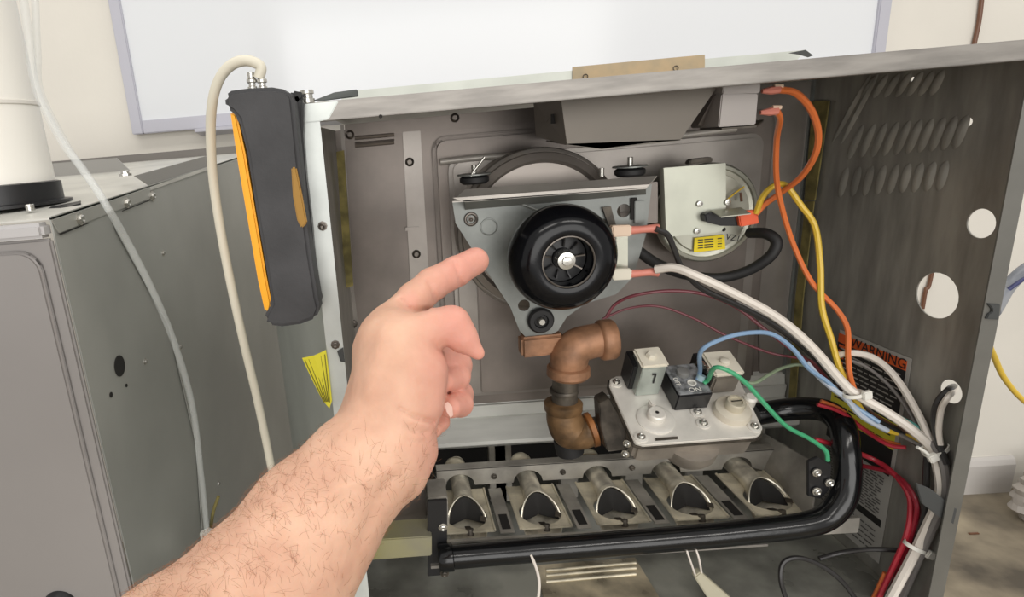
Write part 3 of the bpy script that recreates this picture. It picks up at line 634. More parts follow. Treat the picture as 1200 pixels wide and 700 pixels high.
# ---- five burners ----
names = ['gas burner at the left end of the row beside the black bracket', 'gas burner, second from the left end of the row',
         'gas burner, the middle one of the row of five', 'gas burner, fourth from the left, below the gas valve', 'gas burner at the right end of the row beside the side plate']
def burner(i, c):
    t = thing('gas_burner', 'pale steel '+names[i], 'burner', c, 'row of five gas burners')
    x, z = c.x, ZB+H; hw = .0262
    # plate with two rolled edges
    yf, ybk = .074, .150
    n_ = 20; outl = [(x-hw, ybk, z), (x-hw, yf, z)]
    outl += [(x+hw, yf, z), (x+hw, ybk, z)]
    hole = [(x+.0222*math.cos(2*math.pi*k/24), .0995+.0215*math.sin(2*math.pi*k/24), z) for k in range(24)]
    holed('burner_plate', outl, [hole], (0, 0, -.0018), CAST, t)
    for s in (-1, 1): tube('rolled_edge', [(x+s*hw, yf, z), (x+s*hw, ybk, z)], .0014, CAST, t, False, 6)
    # hollow venturi: a funnel cut obliquely at its mouth, necking down and running back through the arched plate
    q_ = 28; V = []; Fc = []; Sx = [0, .04, .10, .18, .28, .42, .7, 1]; cz = z-.0025
    def wall(t):
        for si in Sx:
            for k in range(q_):
                a = 2*math.pi*k/q_; rim = .1145-.0365*(1-math.cos(a))/2; yy = rim+(.20-rim)*si
                f = min(1, max(0, 1-(yy-.080)/.052)); rr = .0108+.0125*f*f*(3-2*f)+.0008*(si == 0)-t
                V.append((x+rr*math.sin(a), yy, cz+.006*(1-f)+rr*math.cos(a)))
    wall(0); wall(.0013); m0 = len(Sx)*q_
    for b_, n0 in ((0, 1), (m0, -1)):
        for i_ in range(len(Sx)-1):
            for k in range(q_): Fc.append([b_+i_*q_+k, b_+i_*q_+(k+1) % q_, b_+(i_+1)*q_+(k+1) % q_, b_+(i_+1)*q_+k])
    for k in range(q_): Fc.append([k, (k+1) % q_, m0+(k+1) % q_, m0+k]); e_ = (len(Sx)-1)*q_; Fc.append([e_+k, e_+(k+1) % q_, m0+e_+(k+1) % q_, m0+e_+k])
    obj('venturi', V, Fc, mat('mouth_steel', (212, 206, 190), .3, .55, var=.15, scale=60), t, True)
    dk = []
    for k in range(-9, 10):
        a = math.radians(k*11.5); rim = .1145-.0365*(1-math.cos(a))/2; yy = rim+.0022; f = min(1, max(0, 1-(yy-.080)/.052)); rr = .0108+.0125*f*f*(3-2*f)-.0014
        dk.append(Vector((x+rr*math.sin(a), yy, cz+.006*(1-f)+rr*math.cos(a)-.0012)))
    mid = Vector((x, .105, cz-.004)); obj('throat_shade', dk+[mid]+[p+Vector((0, .0006, -.0006)) for p in dk+[mid]], [[k, k+1, 19] for k in range(18)]+[[21+k, 20+k, 39] for k in range(18)], DARK, t)  # dark lid across the upper mouth, standing for the shade inside the funnel
    mo = Vector((x, .0935, z-.001))
    lathe('rear_cap', Vector((x-.003, .178, z+.004)), UPV, [(.014, 0), (.0135, .010), (.010, .0165), (.004, .019)], CAST, t, 24)
    prism('spreader_bar', [(x-.003, .083, z-.004), (x+.003, .083, z-.004), (x+.003, .094, z-.009), (x-.003, .094, z-.009)], (0, 0, .0012), IRON, t)
    prism('orifice_lug', [mo+Vector((.013, -.004, .002)), mo+Vector((.019, -.006, .002)), mo+Vector((.0205, -.001, .003)), mo+Vector((.015, .002, .003))], (0, 0, .001), IRON, t)
    cyl('orifice', mo+Vector((.001, -.0185, -.004)), (0, .35, .9), .0035, .007, IRON, t, 12)
    return t
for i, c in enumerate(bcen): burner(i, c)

# ================= wires =================
def wire(name, label, pts, rpx, m, cat='wire', n=8, pre=[], ins=True):
    P = list(pre)+[inside(p) for p in pts]; r = rpx*sum(m_at(p) for p in P)/len(P)
    return tag(tube(name, P, r, m, None, True, 8, n), label, cat)
wire('white_wire', 'thick white wire from the lower motor terminal to the tied bundle', [(768, 316, .10), (790, 314, .09), (815, 323, .08), (860, 344, .075), (910, 372, .07), (950, 406, .065), (985, 446, .06), (1003, 462, .055), (1040, 484, .045), (1070, 505, .035), (1092, 527, .03), (1102, 560, .025), (1101, 585, .02), (1088, 615, .02), (1070, 652, .02), (1042, 705, .02)], 5.3, W_WHITE)
wire('black_wire', 'black wire from the upper motor terminal crossing behind the white one', [(768, 268, .10), (782, 275, .10), (790, 292, .10), (800, 315, .10), (822, 338, .10), (860, 356, .095), (905, 380, .09), (945, 410, .08), (985, 452, .075), (1020, 488, .06), (1060, 510, .05), (1088, 530, .04)], 3.4, W_BLACK)
wire('orange_wire', 'orange wire curving from the top terminal to the silver switch', [(912, 105, .05), (932, 109, .06), (950, 128, .07), (959, 155, .08), (955, 182, .09), (938, 208, .11), (915, 226, .13), (896, 240, .138), (886, 251, .14)], 3.6, W_OR)
wire('orange_wire', 'orange wire dropping from the second terminal down to the bundle', [(910, 130, .05), (914, 140, .06), (910, 165, .09), (910, 210, .11), (918, 250, .12), (932, 292, .12), (952, 332, .11), (980, 362, .10), (993, 385, .09), (994, 415, .08), (996, 440, .07), (1002, 460, .056)], 3.1, W_OR)
wire('yellow_wire', 'yellow wire arching from the silver switch down to the bundle', [(886, 250, .14), (893, 232, .135), (905, 219, .13), (920, 217, .13), (938, 240, .125), (955, 266, .12), (961, 310, .11), (963, 360, .10), (974, 398, .09), (984, 432, .08), (1001, 462, .058)], 3.4, W_YEL)
wire('maroon_wire', 'maroon wire arching above the gas valve toward the bundle', [(710, 372, .15), (722, 356, .15), (745, 346, .14), (785, 341, .13), (825, 345, .12), (862, 360, .11), (895, 385, .10), (925, 408, .09), (958, 432, .085), (985, 465, .08)], 2.0, W_MAR)
wire('maroon_wire', 'lower thin maroon wire passing right behind the valve', [(706, 374, .17), (735, 362, .17), (770, 359, .16), (810, 372, .15), (850, 393, .14), (900, 413, .12), (935, 420, .11), (957, 427, .10), (990, 460, .09)], 1.5, W_MAR)
wire('blue_wire', 'pale blue wire leaving the valve block toward the bundle', [(822, 411, .06), (850, 396, .06), (880, 390, .06), (905, 392, .06), (928, 408, .06), (948, 432, .06), (970, 448, .06), (993, 470, .06), (1030, 495, .05)], 2.6, W_BLUE, 'wire', 8, [tb0+u*.008-v*.004+n*.001, tb0+u*.010+n*.010])
wire('green_wire', 'green wire from the valve block down to the black bracket', [(838, 431, .055), (858, 437, .05), (878, 453, .05), (900, 478, .05), (922, 500, .055), (948, 514, .06), (967, 528, .062), (970, 540, .062)], 2.6, W_GRN, 'wire', 8, [tb0+u*.012-v*.008, tb0+u*.016-v*.007+n*.004])
wire('green_wire', 'grey-green wire curving up behind the green one', [(868, 447, .07), (884, 449, .07), (900, 440, .08), (918, 431, .09), (940, 428, .09), (965, 440, .085)], 2.0, W_GG)
wire('white_wire', 'white wire looping over the warning label', [(978, 417, .09), (1000, 414, .08), (1022, 419, .075), (1042, 434, .07), (1060, 458, .06), (1078, 490, .05), (1092, 522, .035)], 4.0, W_WHITE)
wire('grey_wire', 'thin grey wire crossing the warning label', [(995, 422, .08), (1015, 430, .08), (1040, 450, .075), (1060, 475, .07), (1078, 505, .05), (1094, 530, .035)], 1.8, W_GREY)
wire('teal_wire', 'teal wire in the bundle below the warning label', [(1002, 464, .06), (1025, 476, .05), (1055, 490, .045), (1080, 505, .04), (1098, 530, .03)], 2.6, W_TEAL)
wire('yellow_wire', 'yellow wire sagging under the tied bundle', [(1000, 466, .065), (1016, 488, .06), (1036, 503, .055), (1060, 510, .05), (1085, 520, .04)], 3.2, W_YEL)
wire('pale_wire', 'pale lavender wire beside the first cable tie', [(945, 425, .07), (958, 440, .065), (975, 455, .06), (992, 468, .058), (1010, 488, .055), (1040, 505, .05)], 3.2, W_LB)
wire('grey_wire', 'dark grey wire following the black one into the bundle', [(862, 354, .11), (900, 372, .10), (935, 396, .095), (965, 424, .09), (995, 458, .08), (1040, 500, .06), (1090, 528, .045)], 2.4, W_GREY)
wire('brown_wire', 'brown wire inside the bundle between the two ties', [(996, 466, .07), (1014, 482, .065), (1040, 498, .06), (1070, 514, .05), (1092, 530, .04)], 4.2, W_BRN)
wire('red_wire', 'red wire under the bundle ending at its lower side', [(958, 474, .09), (985, 483, .085), (1010, 502, .08), (1040, 521, .06), (1062, 525, .05)], 2.4, W_RED)
wire('orange_wire', 'short orange wire tucked under the manifold bend', [(962, 470, .095), (985, 480, .09), (1005, 497, .085), (1030, 514, .07), (1055, 522, .06)], 2.2, W_OR)
wire('red_wire', 'red wire hanging down in front of the grey label', [(955, 515, .09), (985, 524, .085), (1020, 537, .08), (1045, 553, .07), (1064, 578, .05), (1067, 600, .04), (1062, 628, .03), (1048, 662, .03), (1028, 705, .03)], 3.0, W_RED)
wire('red_wire', 'second red wire hanging alongside, nearer the right wall', [(1005, 545, .09), (1040, 553, .075), (1060, 566, .06), (1074, 590, .05), (1072, 615, .04), (1060, 650, .03), (1040, 705, .03)], 2.8, mat('wire_dark_red', (150, 30, 48), .42, coat=.2))
wire('orange_wire', 'yellow-orange wire end at the bottom beside the red wires', [(1038, 672, .035), (1030, 690, .035), (1020, 710, .035)], 3, W_OR)
wire('grey_wire', 'grey cable running down beside the thick white wire', [(1060, 500, .06), (1092, 520, .045), (1106, 545, .035), (1109, 575, .03), (1102, 600, .03), (1084, 640, .03), (1055, 705, .03)], 4.2, W_GREY)
wire('black_wire', 'black wire entering the small hole in the right wall', [(1100, 470, .045), (1095, 490, .04), (1100, 520, .035), (1110, 545, .03)], 3.6, W_BLACK, 'wire', 8, [UX(1118, 453, .56), UX(1113, 456, .531)])
wire('white_wire', 'white wire entering the small hole in the right wall', [(1103, 480, .035), (1100, 505, .03), (1102, 522, .03)], 3.2, W_WHITE, 'wire', 8, [UX(1120, 455, .56), UX(1116, 460, .531), UX(1110, 467, .521)])
wire('black_wire', 'black wire behind the red wires near the right wall', [(1088, 528, .06), (1086, 545, .055), (1085, 570, .05), (1084, 600, .045), (1072, 640, .04)], 3.4, W_BLACK)
wire('black_cable', 'black cable looping at the bottom right of the compartment', [(922, 705, .03), (915, 680, .035), (918, 660, .04), (935, 654, .04), (960, 662, .04), (985, 680, .035), (1005, 705, .03)], 2.8, W_BLACK)
wire('black_cable', 'black cable running right below the grey label', [(960, 655, .06), (985, 648, .06), (1020, 644, .05), (1052, 645, .045)], 2.6, W_BLACK)
wire('white_wire', 'thin white wire hanging below the black pipe', [(622, 650, .04), (629, 668, .035), (632, 685, .03), (630, 708, .025)], 1.8, W_WHITE)
ig = thing('igniter', 'pale ceramic igniter with two wire leads below the black pipe', 'igniter', U(820, 680, .04))
for dx in (0, 11): ptube('lead', [(803+dx, 640, .045), (808+dx, 655, .04), (815+dx*.7, 675, .04)], 1.2, W_WHITE, ig, 6)
prism('ceramic_body', [U(814, 677, .038), U(821, 671, .038), U(860, 705, .038), U(838, 715, .038)], (0, .008, 0), mat('ceramic', (188, 182, 160), .7), ig, .001)
# cable ties
def tie(label, px, py, Y, ang, L, tail):
    c = inside((px, py, Y)); s = m_at(c); d = Vector((math.cos(math.radians(ang)), 0, -math.sin(math.radians(ang)))); e = d.cross(FR)
    t = thing('cable_tie', label, 'cable tie', c)
    K = 18; band = [c+d*(L*s*math.cos(2*math.pi*k/K))+FR*(L*.75*s*math.sin(2*math.pi*k/K)) for k in range(K+1)]
    V = []; Fc = []
    for p in band: V += [p+e*2.2*s, p-e*2.2*s]
    for p in band: V += [c+(p-c)*1.12+e*2.2*s, c+(p-c)*1.12-e*2.2*s]
    for k in range(K): Fc += [[2*k, 2*k+1, 2*k+3, 2*k+2], [2*(K+1)+2*k, 2*(K+1)+2*k+1, 2*(K+1)+2*k+3, 2*(K+1)+2*k+2]]
    for k in range(K): Fc += [[2*k, 2*k+2, 2*(K+1)+2*k+2, 2*(K+1)+2*k], [2*k+1, 2*k+3, 2*(K+1)+2*k+3, 2*(K+1)+2*k+1]]
    obj('band', V, Fc, WTIE, t, True)
    h = c+d*L*s*.9+FR*L*.5*s
    prism('head', [h+d*a*5*s+e*b*5*s for a, b in ((-1, -1), (1, -1), (1, 1), (-1, 1))], FR*6*s, WTIE, t, .0008)
    if tail: tube('tail', [h, h+e*10*s+d*3*s, h+e*tail*s+d*8*s], 1.8*s, WTIE, t)
tie('white cable tie around the bundle in front of the warning label', 1000, 462, .055, -10, 10, 0)
tie('white cable tie on the bundle near the right flange', 1096, 526, .028, 150, 13, 20)
tie('white cable tie joining the red wires and white wire', 1073, 641, .022, 25, 12, 0)
# dark strap across the bundle
tag(prism('clamp_strap', [U(1073, 566, .008), U(1090, 573, .006), U(1122, 597, -.002), U(1118, 615, -.002), U(1100, 606, .002), U(1080, 590, .008)], (0, .0015, 0), CLAMPM, None, .0005), 'dark flat strap holding the wires to the right flange', 'strap')

# ================= test meter, its hose and hanger =================
mt = thing('test_meter', 'charcoal handheld meter with yellow side hanging at the left flange', 'meter', U(325, 240, -.02))
ol = [(262, 112), (270, 106), (292, 103), (318, 102), (336, 105), (343, 113), (345, 130), (350, 180), (356, 240), (364, 300), (372, 350), (375, 362), (370, 374), (352, 381), (330, 384), (314, 382), (309, 375), (311, 368), (318, 356), (312, 320), (300, 250), (289, 180), (279, 140), (271, 131), (264, 127)]
body = prism('housing', [U(x, y, -.032) for x, y in ol], (0, .028, 0), METER, mt, .009, True, 5)
yo = [(269, 130), (277, 134), (287, 180), (299, 250), (311, 320), (318, 356), (316, 366), (310, 366), (302, 330), (290, 260), (278, 190)]
prism('yellow_side', [U(x, y, -.028) for x, y in yo], (0, .024, 0), YEL, mt, .0015)
g = [(341, 196), (347, 196), (354, 230), (360, 262), (353, 268), (348, 258), (343, 230)]
gs = prism('side_grip', [U(x, y, -.0335) for x, y in g], (0, .004, 0), mat('amber_grip', (160, 118, 36), .5), mt, .001); gs['label'] = 'dull amber side grip'
sd = [(340, 112), (350, 108), (356, 118), (355, 160), (359, 210), (365, 260), (370, 320), (375, 360), (370, 370), (362, 330), (352, 250), (346, 180)]
prism('dark_side', [U(x, y, -.012) for x, y in sd], (0, .011, 0), BLACKP, mt, .002)
prism('hook', [U(366, 318, -.016), U(371, 322, -.016), U(368, 336, -.016), U(364, 340, -.016), U(363, 334, -.016)], (0, .002, 0), GALV, mt)
for x in (296, 308):
    c = U(x, 103, -.02); s = m_at(c)
    lathe('hose_fitting', c-UPV*3*s, UPV, [(5.5*s, 0), (5.5*s, 4*s), (4*s, 5*s), (4*s, 8*s), (6*s, 9*s), (6*s, 12*s), (4*s, 14*s), (4*s, 20*s)], CHROME, mt, 14)
hp = [(303, 92, -.02), (306, 80, -.02), (300, 74, -.02), (286, 71, -.02), (270, 77, -.018), (257, 93, -.015), (249, 120, -.01), (247, 160, 0), (251, 220, .01), (264, 300, .015), (283, 390, .02), (303, 475, .03), (319, 553, .04), (332, 620, .05)]
tag(ptube('rubber_tube', hp, 5.6, HOSE, None, 12), 'beige flexible tube hanging from the top of the meter', 'tube')
hs = thing('hanger_strap', 'black fabric strap holding the meter at the cabinet corner', 'strap', U(350, 115, 0))
prism('strap_loop', [U(336, 116, -.012), U(342, 106, -.012), U(355, 108, -.012), U(356, 114, -.012), U(349, 124, -.012), U(347, 160, -.012), U(338, 150, -.012)], (0, .008, 0), BLACKR, hs, .0015)
prism('strap_end', [U(366, 118, .006), U(392, 108, .02), U(419, 104.5, .02), U(420, 113, .02), U(380, 118, .006)], (0, .003, 0), mat('strap_grey', (74, 78, 76), .7), hs, .0008)
lathe('magnet_post', U(361, 121, .004), UPV, [(.0052, 0), (.0052, .003), (.004, .0035), (.004, .006), (.0052, .0065), (.005, .009)], CHROME, hs, 16)

# ================= neighbouring furnace on the left =================
lfz = thing('grey_furnace', 'closed grey furnace standing at the left beside the open cabinet', 'furnace', (-.5, .4, 0))
y0 = .05
cn = U(62, 266, y0); X0 = cn.x; zc = U(60, 258, y0).z
print('X0', X0, 'zc', zc)
A = UX(58, 254.6, X0); B = UX(246, 194.6, X0)
yE = .90
slope = (B.z-A.z)/(B.y-A.y)
def ztop_(y): return A.z+slope*(y-A.y)
prism('side_panel', [(X0, y0, 0), (X0, yE, 0), (X0, yE, ztop_(yE)), (X0, y0, ztop_(y0))], (-.0015, 0, 0), SIDE2, lfz)
# front door: recessed panel with rounded embossing
zt2 = ztop_(y0)
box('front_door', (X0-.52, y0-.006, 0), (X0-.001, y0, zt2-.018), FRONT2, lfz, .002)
e0 = U(46, 292, y0-.007)
prism('door_embossing', [(x, y0-.0045, z) for x, z in rrect(X0-.50, .12, e0.x, e0.z, .02)], (0, -.006, 0), FRONT2, lfz, .003, seg=3)
box('door_lip', (X0-.52, y0-.012, zt2-.017), (X0-.003, y0+.004, zt2-.004), mat('lip_light', (196, 194, 194), .4, .2), lfz, .003)
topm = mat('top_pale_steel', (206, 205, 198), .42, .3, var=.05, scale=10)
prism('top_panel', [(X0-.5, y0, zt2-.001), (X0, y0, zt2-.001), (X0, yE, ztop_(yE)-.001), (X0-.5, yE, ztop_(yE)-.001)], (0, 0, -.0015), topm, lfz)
# folded flange along the top of the side, in two lengths
s1 = [UX(x, y, X0+.0015) for x, y in ((61, 258), (128, 236), (176, 219), (176, 233), (128, 250), (70, 273))]
prism('side_flange', s1, (-.0012, 0, 0), mat('flange_side_grey', (168, 168, 162), .42, .3), lfz)
s2 = [UX(x, y, X0+.0015) for x, y in ((177, 219), (250, 193.5), (250, 197), (177, 223))]
prism('side_flange', s2, (-.0012, 0, 0), topm, lfz)
for (x, y) in ((93, 257), (148, 238), (178, 230)): screw(UX(x, y, X0+.0015), X_, .0045, lfz, CHROME)
for (x, y) in ((191, 297), (211, 407), (170, 424), (256, 567), (222, 484)): screw(UX(x, y, X0), X_, .0028, lfz, CHROME)
for (x, y, r) in ((140, 429, .011), (130, 463, .0028), (148, 452, .002)):
    c = UX(x, y, X0+.0002); cyl('knockout', c, X_, r, .0006, DARK, lfz, 24)
sd1 = [UX(x, y, X0+.0016) for x, y in ((69, 274), (104, 261), (104, 262), (71, 275.5))]
prism('slit', sd1, (.0003, 0, 0), DARK, lfz); prism('slit', [UX(x, y, X0+.0018) for x, y in ((143, 247), (176, 234), (176, 235), (143, 248))], (.0003, 0, 0), DARK, lfz)
prism('side_fold', [UX(129, 250, X0+.001), UX(140, 270, X0+.001), UX(200, 380, X0+.001), UX(232, 520, X0+.001), UX(238, 620, X0+.001), UX(236, 620, X0+.001), UX(229, 520, X0+.001), UX(197, 382, X0+.001), UX(136, 271, X0+.001)], (.001, 0, 0), SIDE2, lfz)
# rear bits on its top
yrr = .86
box('rear_rail', (X0-.5, yE-.02, ztop_(yE)-.02), (X0-.002, yE, ztop_(yE)+.014), mat('rear_rail_dark', (126, 122, 118), .5, .3), lfz, .001)
zd_ = ztop_(.6); dx_ = U(140, 205, .6).x
prism('top_divider', [(X0-.5, .6, zd_-.004), (X0-.5, .6, zd_+.022), (dx_, .6, zd_+.022), (dx_+.022, .6, zd_-.004)], (0, .003, 0), mat('divider_grey', (160, 158, 154), .45, .3), lfz)
prism('raised_flange', [UX(x, y, X0-.003) for x, y in ((158, 206), (252, 180), (252, 193), (176, 218))], (-.0015, 0, 0), MATS['divider_grey'], lfz)
tube('top_slit', [U(104, 243, .12), U(118, 239, .18), U(128, 233, .25)], .0015, DARK, lfz)
for (x, y) in ((90, 236), (147, 205)): screw(U(x, y, .3), UPV, .006, lfz, CHROME)
# junction knob at the very bottom left
lathe('door_knob', U(75, 706, y0-.006), FR, [(.018, 0), (.018, .006), (.014, .012), (.006, .014)], BLACKP, lfz, 24)
# collar and flue pipe
fp = thing('flue_pipe', 'white plastic flue pipe rising from the black collar on the left furnace', 'pipe', U(5, 245, .2))
yq = .16
pr_ = U(60, 225, yq); rpi = .050; pcx = pr_.x-rpi; zq = ztop_(yq)+.022
tube('pipe', [Vector((pcx, yq, zq-.02)), Vector((pcx, yq, zq+.9))], rpi, PVC, fp, False, 48)
lathe('pipe_collar', Vector((pcx, yq, zq+.012+(U(46, 110, yq).z-zq-.022))), UPV, [(rpi*1.0, 0), (rpi*1.03, .001), (rpi*1.03, .004), (rpi, .005)], mat('pvc_band', (222, 218, 210), .4), fp, 48)
zc2 = U(30, 252, yq).z
lathe('black_collar', Vector((pcx, yq, zq-.022)), UPV, [(rpi*1.25, 0), (rpi*1.25, .003), (rpi*1.10, .004), (rpi*1.10, .022), (rpi*1.02, .023)], BLACKP, fp, 48)
cyl('collar_bolt', U(36, 247, .098), UPV, .004, .006, CHROME, fp, 10)
prism('mounting_ear', [U(50, 251, .105), U(95, 240, .13), U(95, 237, .14), U(60, 244, .13)], (0, 0, .0015), BLACKP, fp)
# clear drain tubes
tag(tube('drain_tube', [U(24, -30, .10), U(33, 40, .10), U(43, 105, .10), U(72, 165, .10), U(98, 200, .09), U(124, 240, .08), U(150, 285, .10), U(182, 348, .12), U(207, 410, .14), U(226, 480, .16), U(236, 560, .17), U(243, 628, .18)], .0037, CLEAR, None), 'clear vinyl tube draping down the grey furnace side', 'tube')
tag(tube('drain_tube', [U(40, -30, .11), U(44, 60, .11), U(49, 112, .11), U(90, 190, .11), U(112, 220, .11), U(128, 248, .11)], .0032, CLEAR, None), 'shorter clear vinyl tube beside the white flue pipe', 'tube')
q = U(246, 633, .18); dt = thing('drain_fitting', 'small white elbow at the lower end of the clear tube', 'fitting', q)
tube('elbow', [U(242, 624, .18), U(245, 634, .18), U(256, 636, .18)], .0085, WTIE, dt, True, 14)
gt = [(256, 582, .2), (250, 600, .2), (247, 618, .2)]
tag(ptube('twisted_wire', gt, 2.0, YTAPE), 'short green and yellow wire end beside the white elbow', 'wire')
tag(lathe('clear_dome', U(205, 660, .22)-UPV*.02, UPV, [(.04, 0), (.04, .03), (.034, .045), (.015, .054)], mat('hazy_plastic', (190, 192, 188), .3, alpha=.5), None, 32), 'hazy translucent cap low beside the left furnace', 'cap')

# ================= the hand =================
def hand():
    # control points: pixel, distance from the lens, radius in pixels
    def c(px, py, d): return np.array([(px-PX)/F*d, d, -(py-PY)/F*d])
    hs_ = .0012
    lo = np.array([-.150, .165, -.185]); hi = np.array([.075, .375, .035])
    nx, ny, nz = ((hi-lo)/hs_).astype(int)+1
    gx = (lo[0]+hs_*np.arange(nx)).astype(np.float32)[:, None, None]; gy = (lo[1]+hs_*np.arange(ny)).astype(np.float32)[None, :, None]; gz = (lo[2]+hs_*np.arange(nz)).astype(np.float32)[None, None, :]
    Dd = np.full((nx, ny, nz), .08, np.float32)
    def cap(a, ra, b, rb, k, flat=None):
        a = np.array(c(*a)); b = np.array(c(*b)); ra = ra*a[1]/F; rb = rb*b[1]/F; pad = .016
        mn = np.minimum(a-ra, b-rb)-pad; mx = np.maximum(a+ra, b+rb)+pad
        i0 = np.clip(((mn-lo)/hs_).astype(int), 0, None); i1 = np.minimum(((mx-lo)/hs_).astype(int)+1, [nx, ny, nz])
        if (i1 <= i0).any(): return
        s = tuple(slice(i0[q], i1[q]) for q in range(3))
        X = gx[s[0]]-a[0]; Y = gy[:, s[1]]-a[1]; Z = gz[:, :, s[2]]-a[2]; d = b-a; L2 = float(d@d)+1e-12
        t = np.clip((X*d[0]+Y*d[1]+Z*d[2])/L2, 0, 1)
        e = np.sqrt((X-t*d[0])**2+(Y-t*d[1])**2+(Z-t*d[2])**2)-(ra+(rb-ra)*t)
        o = Dd[s]; h = np.clip(.5+.5*(o-e)/k, 0, 1); Dd[s] = o*(1-h)+e*h-k*h*(1-h)
    K = .007
    # forearm and wrist
    cap((110, 960, .215), 205, (225, 820, .24), 142, K); cap((225, 820, .24), 142, (300, 718, .262), 102, K)
    cap((300, 718, .262), 102, (364, 617, .28), 77, K); cap((364, 617, .28), 77, (420, 550, .292), 64, K)
    cap((420, 550, .292), 60, (452, 520, .297), 56, K)
    # back of the hand and heel
    cap((440, 540, .297), 52, (463, 470, .30), 50, K); cap((432, 500, .31), 38, (441, 420, .32), 24, K)
    cap((463, 470, .30), 51, (472, 438, .302), 50, K); cap((470, 440, .305), 50, (462, 405, .31), 44, K)
    cap((484, 530, .30), 27, (478, 560, .295), 20, K)
    cap((452, 410, .318), 36, (455, 392, .32), 29, K); cap((446, 397, .32), 26, (462, 383, .322), 27, .004)
    cap((490, 440, .295), 33, (494, 470, .295), 26, .004)
    # root of the thumb
    cap((462, 410, .305), 34, (500, 388, .305), 26, .004)
    kf = .0022
    cap((500, 388, .305), 26, (529, 382, .305), 23, kf); cap((529, 382, .305), 23.5, (541, 395, .304), 18.5, kf)
    cap((541, 395, .304), 18.5, (560, 414, .303), 8.5, kf)
    # index finger pointing away
    cap((462, 382, .322), 28, (486, 352, .332), 21, kf*1.5); cap((486, 351, .332), 21, (506, 334, .340), 19.5, kf)
    cap((506, 333, .340), 19.0, (534, 319, .350), 18, kf); cap((534, 318.5, .350), 17.7, (557, 306, .359), 16, kf)
    # curled fingers behind
    cap((496, 425, .315), 26, (500, 462, .315), 24, .004); cap((500, 470, .315), 20, (500, 490, .312), 14, .003)
    for a, ra, b, rb, cc2, rc in (((500, 420, .322), 24, (535, 428, .336), 18, (534, 441, .326), 17.5),
                                 ((498, 452, .322), 23, (538, 462, .336), 16.5, (539, 474, .324), 15.5)):
        cap(a, ra, b, rb, .0016); cap(b, rb, cc2, rc, .0014)
    cap((534, 441, .326), 17, (520, 446, .312), 14, .0014)
    cap((539, 473, .324), 15.5, (528, 477, .310), 13.5, .0012)
    cap((492, 480, .320), 20, (515, 494, .322), 12, .0015); cap((515, 494, .322), 12, (508, 504, .314), 10, .0015)
    # creases and folds, pressed into the near side
    def crease(pts, amp, wd, side=.33, zz=None):
        P2 = np.array(pts, float); i = [0, 0]
        Xp = PX+F*gx/gy; Zp = PY-F*gz/gy
        mnx, mxx = P2[:, 0].min()-14, P2[:, 0].max()+14; mny, mxy = P2[:, 1].min()-14, P2[:, 1].max()+14
        mask = (np.abs(Dd) < .004) & (Xp > mnx) & (Xp < mxx) & (Zp > mny) & (Zp < mxy) & (gy < side)
        I = np.argwhere(mask)
        if len(I) == 0: return
        yy = gy[0, I[:, 1], 0]; u_ = PX+F*gx[I[:, 0], 0, 0]/yy; v_ = PY-F*gz[0, 0, I[:, 2]]/yy; best = np.full(len(I), 1e9)
        for a, b in zip(P2[:-1], P2[1:]):
            d = b-a; t = np.clip(((u_-a[0])*d[0]+(v_-a[1])*d[1])/(d@d), 0, 1); best = np.minimum(best, np.hypot(u_-a[0]-t*d[0], v_-a[1]-t*d[1]))
        Dd[I[:, 0], I[:, 1], I[:, 2]] += (amp*1.7*np.exp(-(best/wd)**2)).astype(np.float32)
    crease([(468, 479), (480, 487), (494, 491), (508, 494)], .0012, 2.2)
    crease([(474, 486), (488, 496), (502, 500)], -.0005, 3)
    crease([(476, 500), (486, 506), (500, 507)], .0009, 2.2); crease([(476, 514), (490, 519), (500, 516)], .0006, 2.2)
    crease([(506, 401), (516, 408), (526, 410)], .0006, 2.6); crease([(518, 400), (523, 405)], .0004, 2.4); crease([(508, 409), (514, 413)], .0004, 2.4)
    crease([(526, 410), (531, 425), (527, 448), (521, 470)], .0003, 2.6)
    crease([(470, 352), (477, 360), (487, 365), (500, 363)], .0013, 2.8, .4)
    crease([(503, 330), (508, 342), (510, 351)], .0008, 2.8, .4)
    crease([(533, 307), (537, 320), (540, 333)], .0009, 2.2, .4)
    crease([(495, 446), (492, 449), (500, 452)], .0004, 3)
    # fine undulation (tendons, bone at the wrist)
    crease([(430, 460), (440, 420), (452, 385)], -.0007, 9); crease([(398, 520), (420, 480)], -.0006, 9)
    crease([(360, 600), (400, 570), (440, 560), (462, 548)], -.0008, 7); crease([(455, 560), (440, 590), (420, 640)], .0006, 8)
    # surface nets
    s = Dd < 0; cells = np.zeros((nx-1, ny-1, nz-1), np.int8)
    for a in (0, 1):
        for b in (0, 1):
            for e in (0, 1): cells += s[a:nx-1+a, b:ny-1+b, e:nz-1+e]
    act = (cells > 0) & (cells < 8); I = np.argwhere(act); idx = np.full(act.shape, -1, np.int32); idx[tuple(I.T)] = np.arange(len(I))
    acc = np.zeros((len(I), 3)); cnt = np.zeros(len(I))
    cor = [(a, b, e) for a in (0, 1) for b in (0, 1) for e in (0, 1)]
    for p in range(8):
        for q in range(p+1, 8):
            A_, B_ = np.array(cor[p]), np.array(cor[q])
            if abs(A_-B_).sum() != 1: continue
            va = Dd[tuple((I+A_).T)].astype(float); vb_ = Dd[tuple((I+B_).T)].astype(float); m_ = (va < 0) != (vb_ < 0)
            t = np.where(m_, va/np.where(m_, va-vb_, 1), 0); acc += np.where(m_[:, None], A_+t[:, None]*(B_-A_), 0); cnt += m_
    Vv = lo+hs_*(I+acc/cnt[:, None])
    Q = []
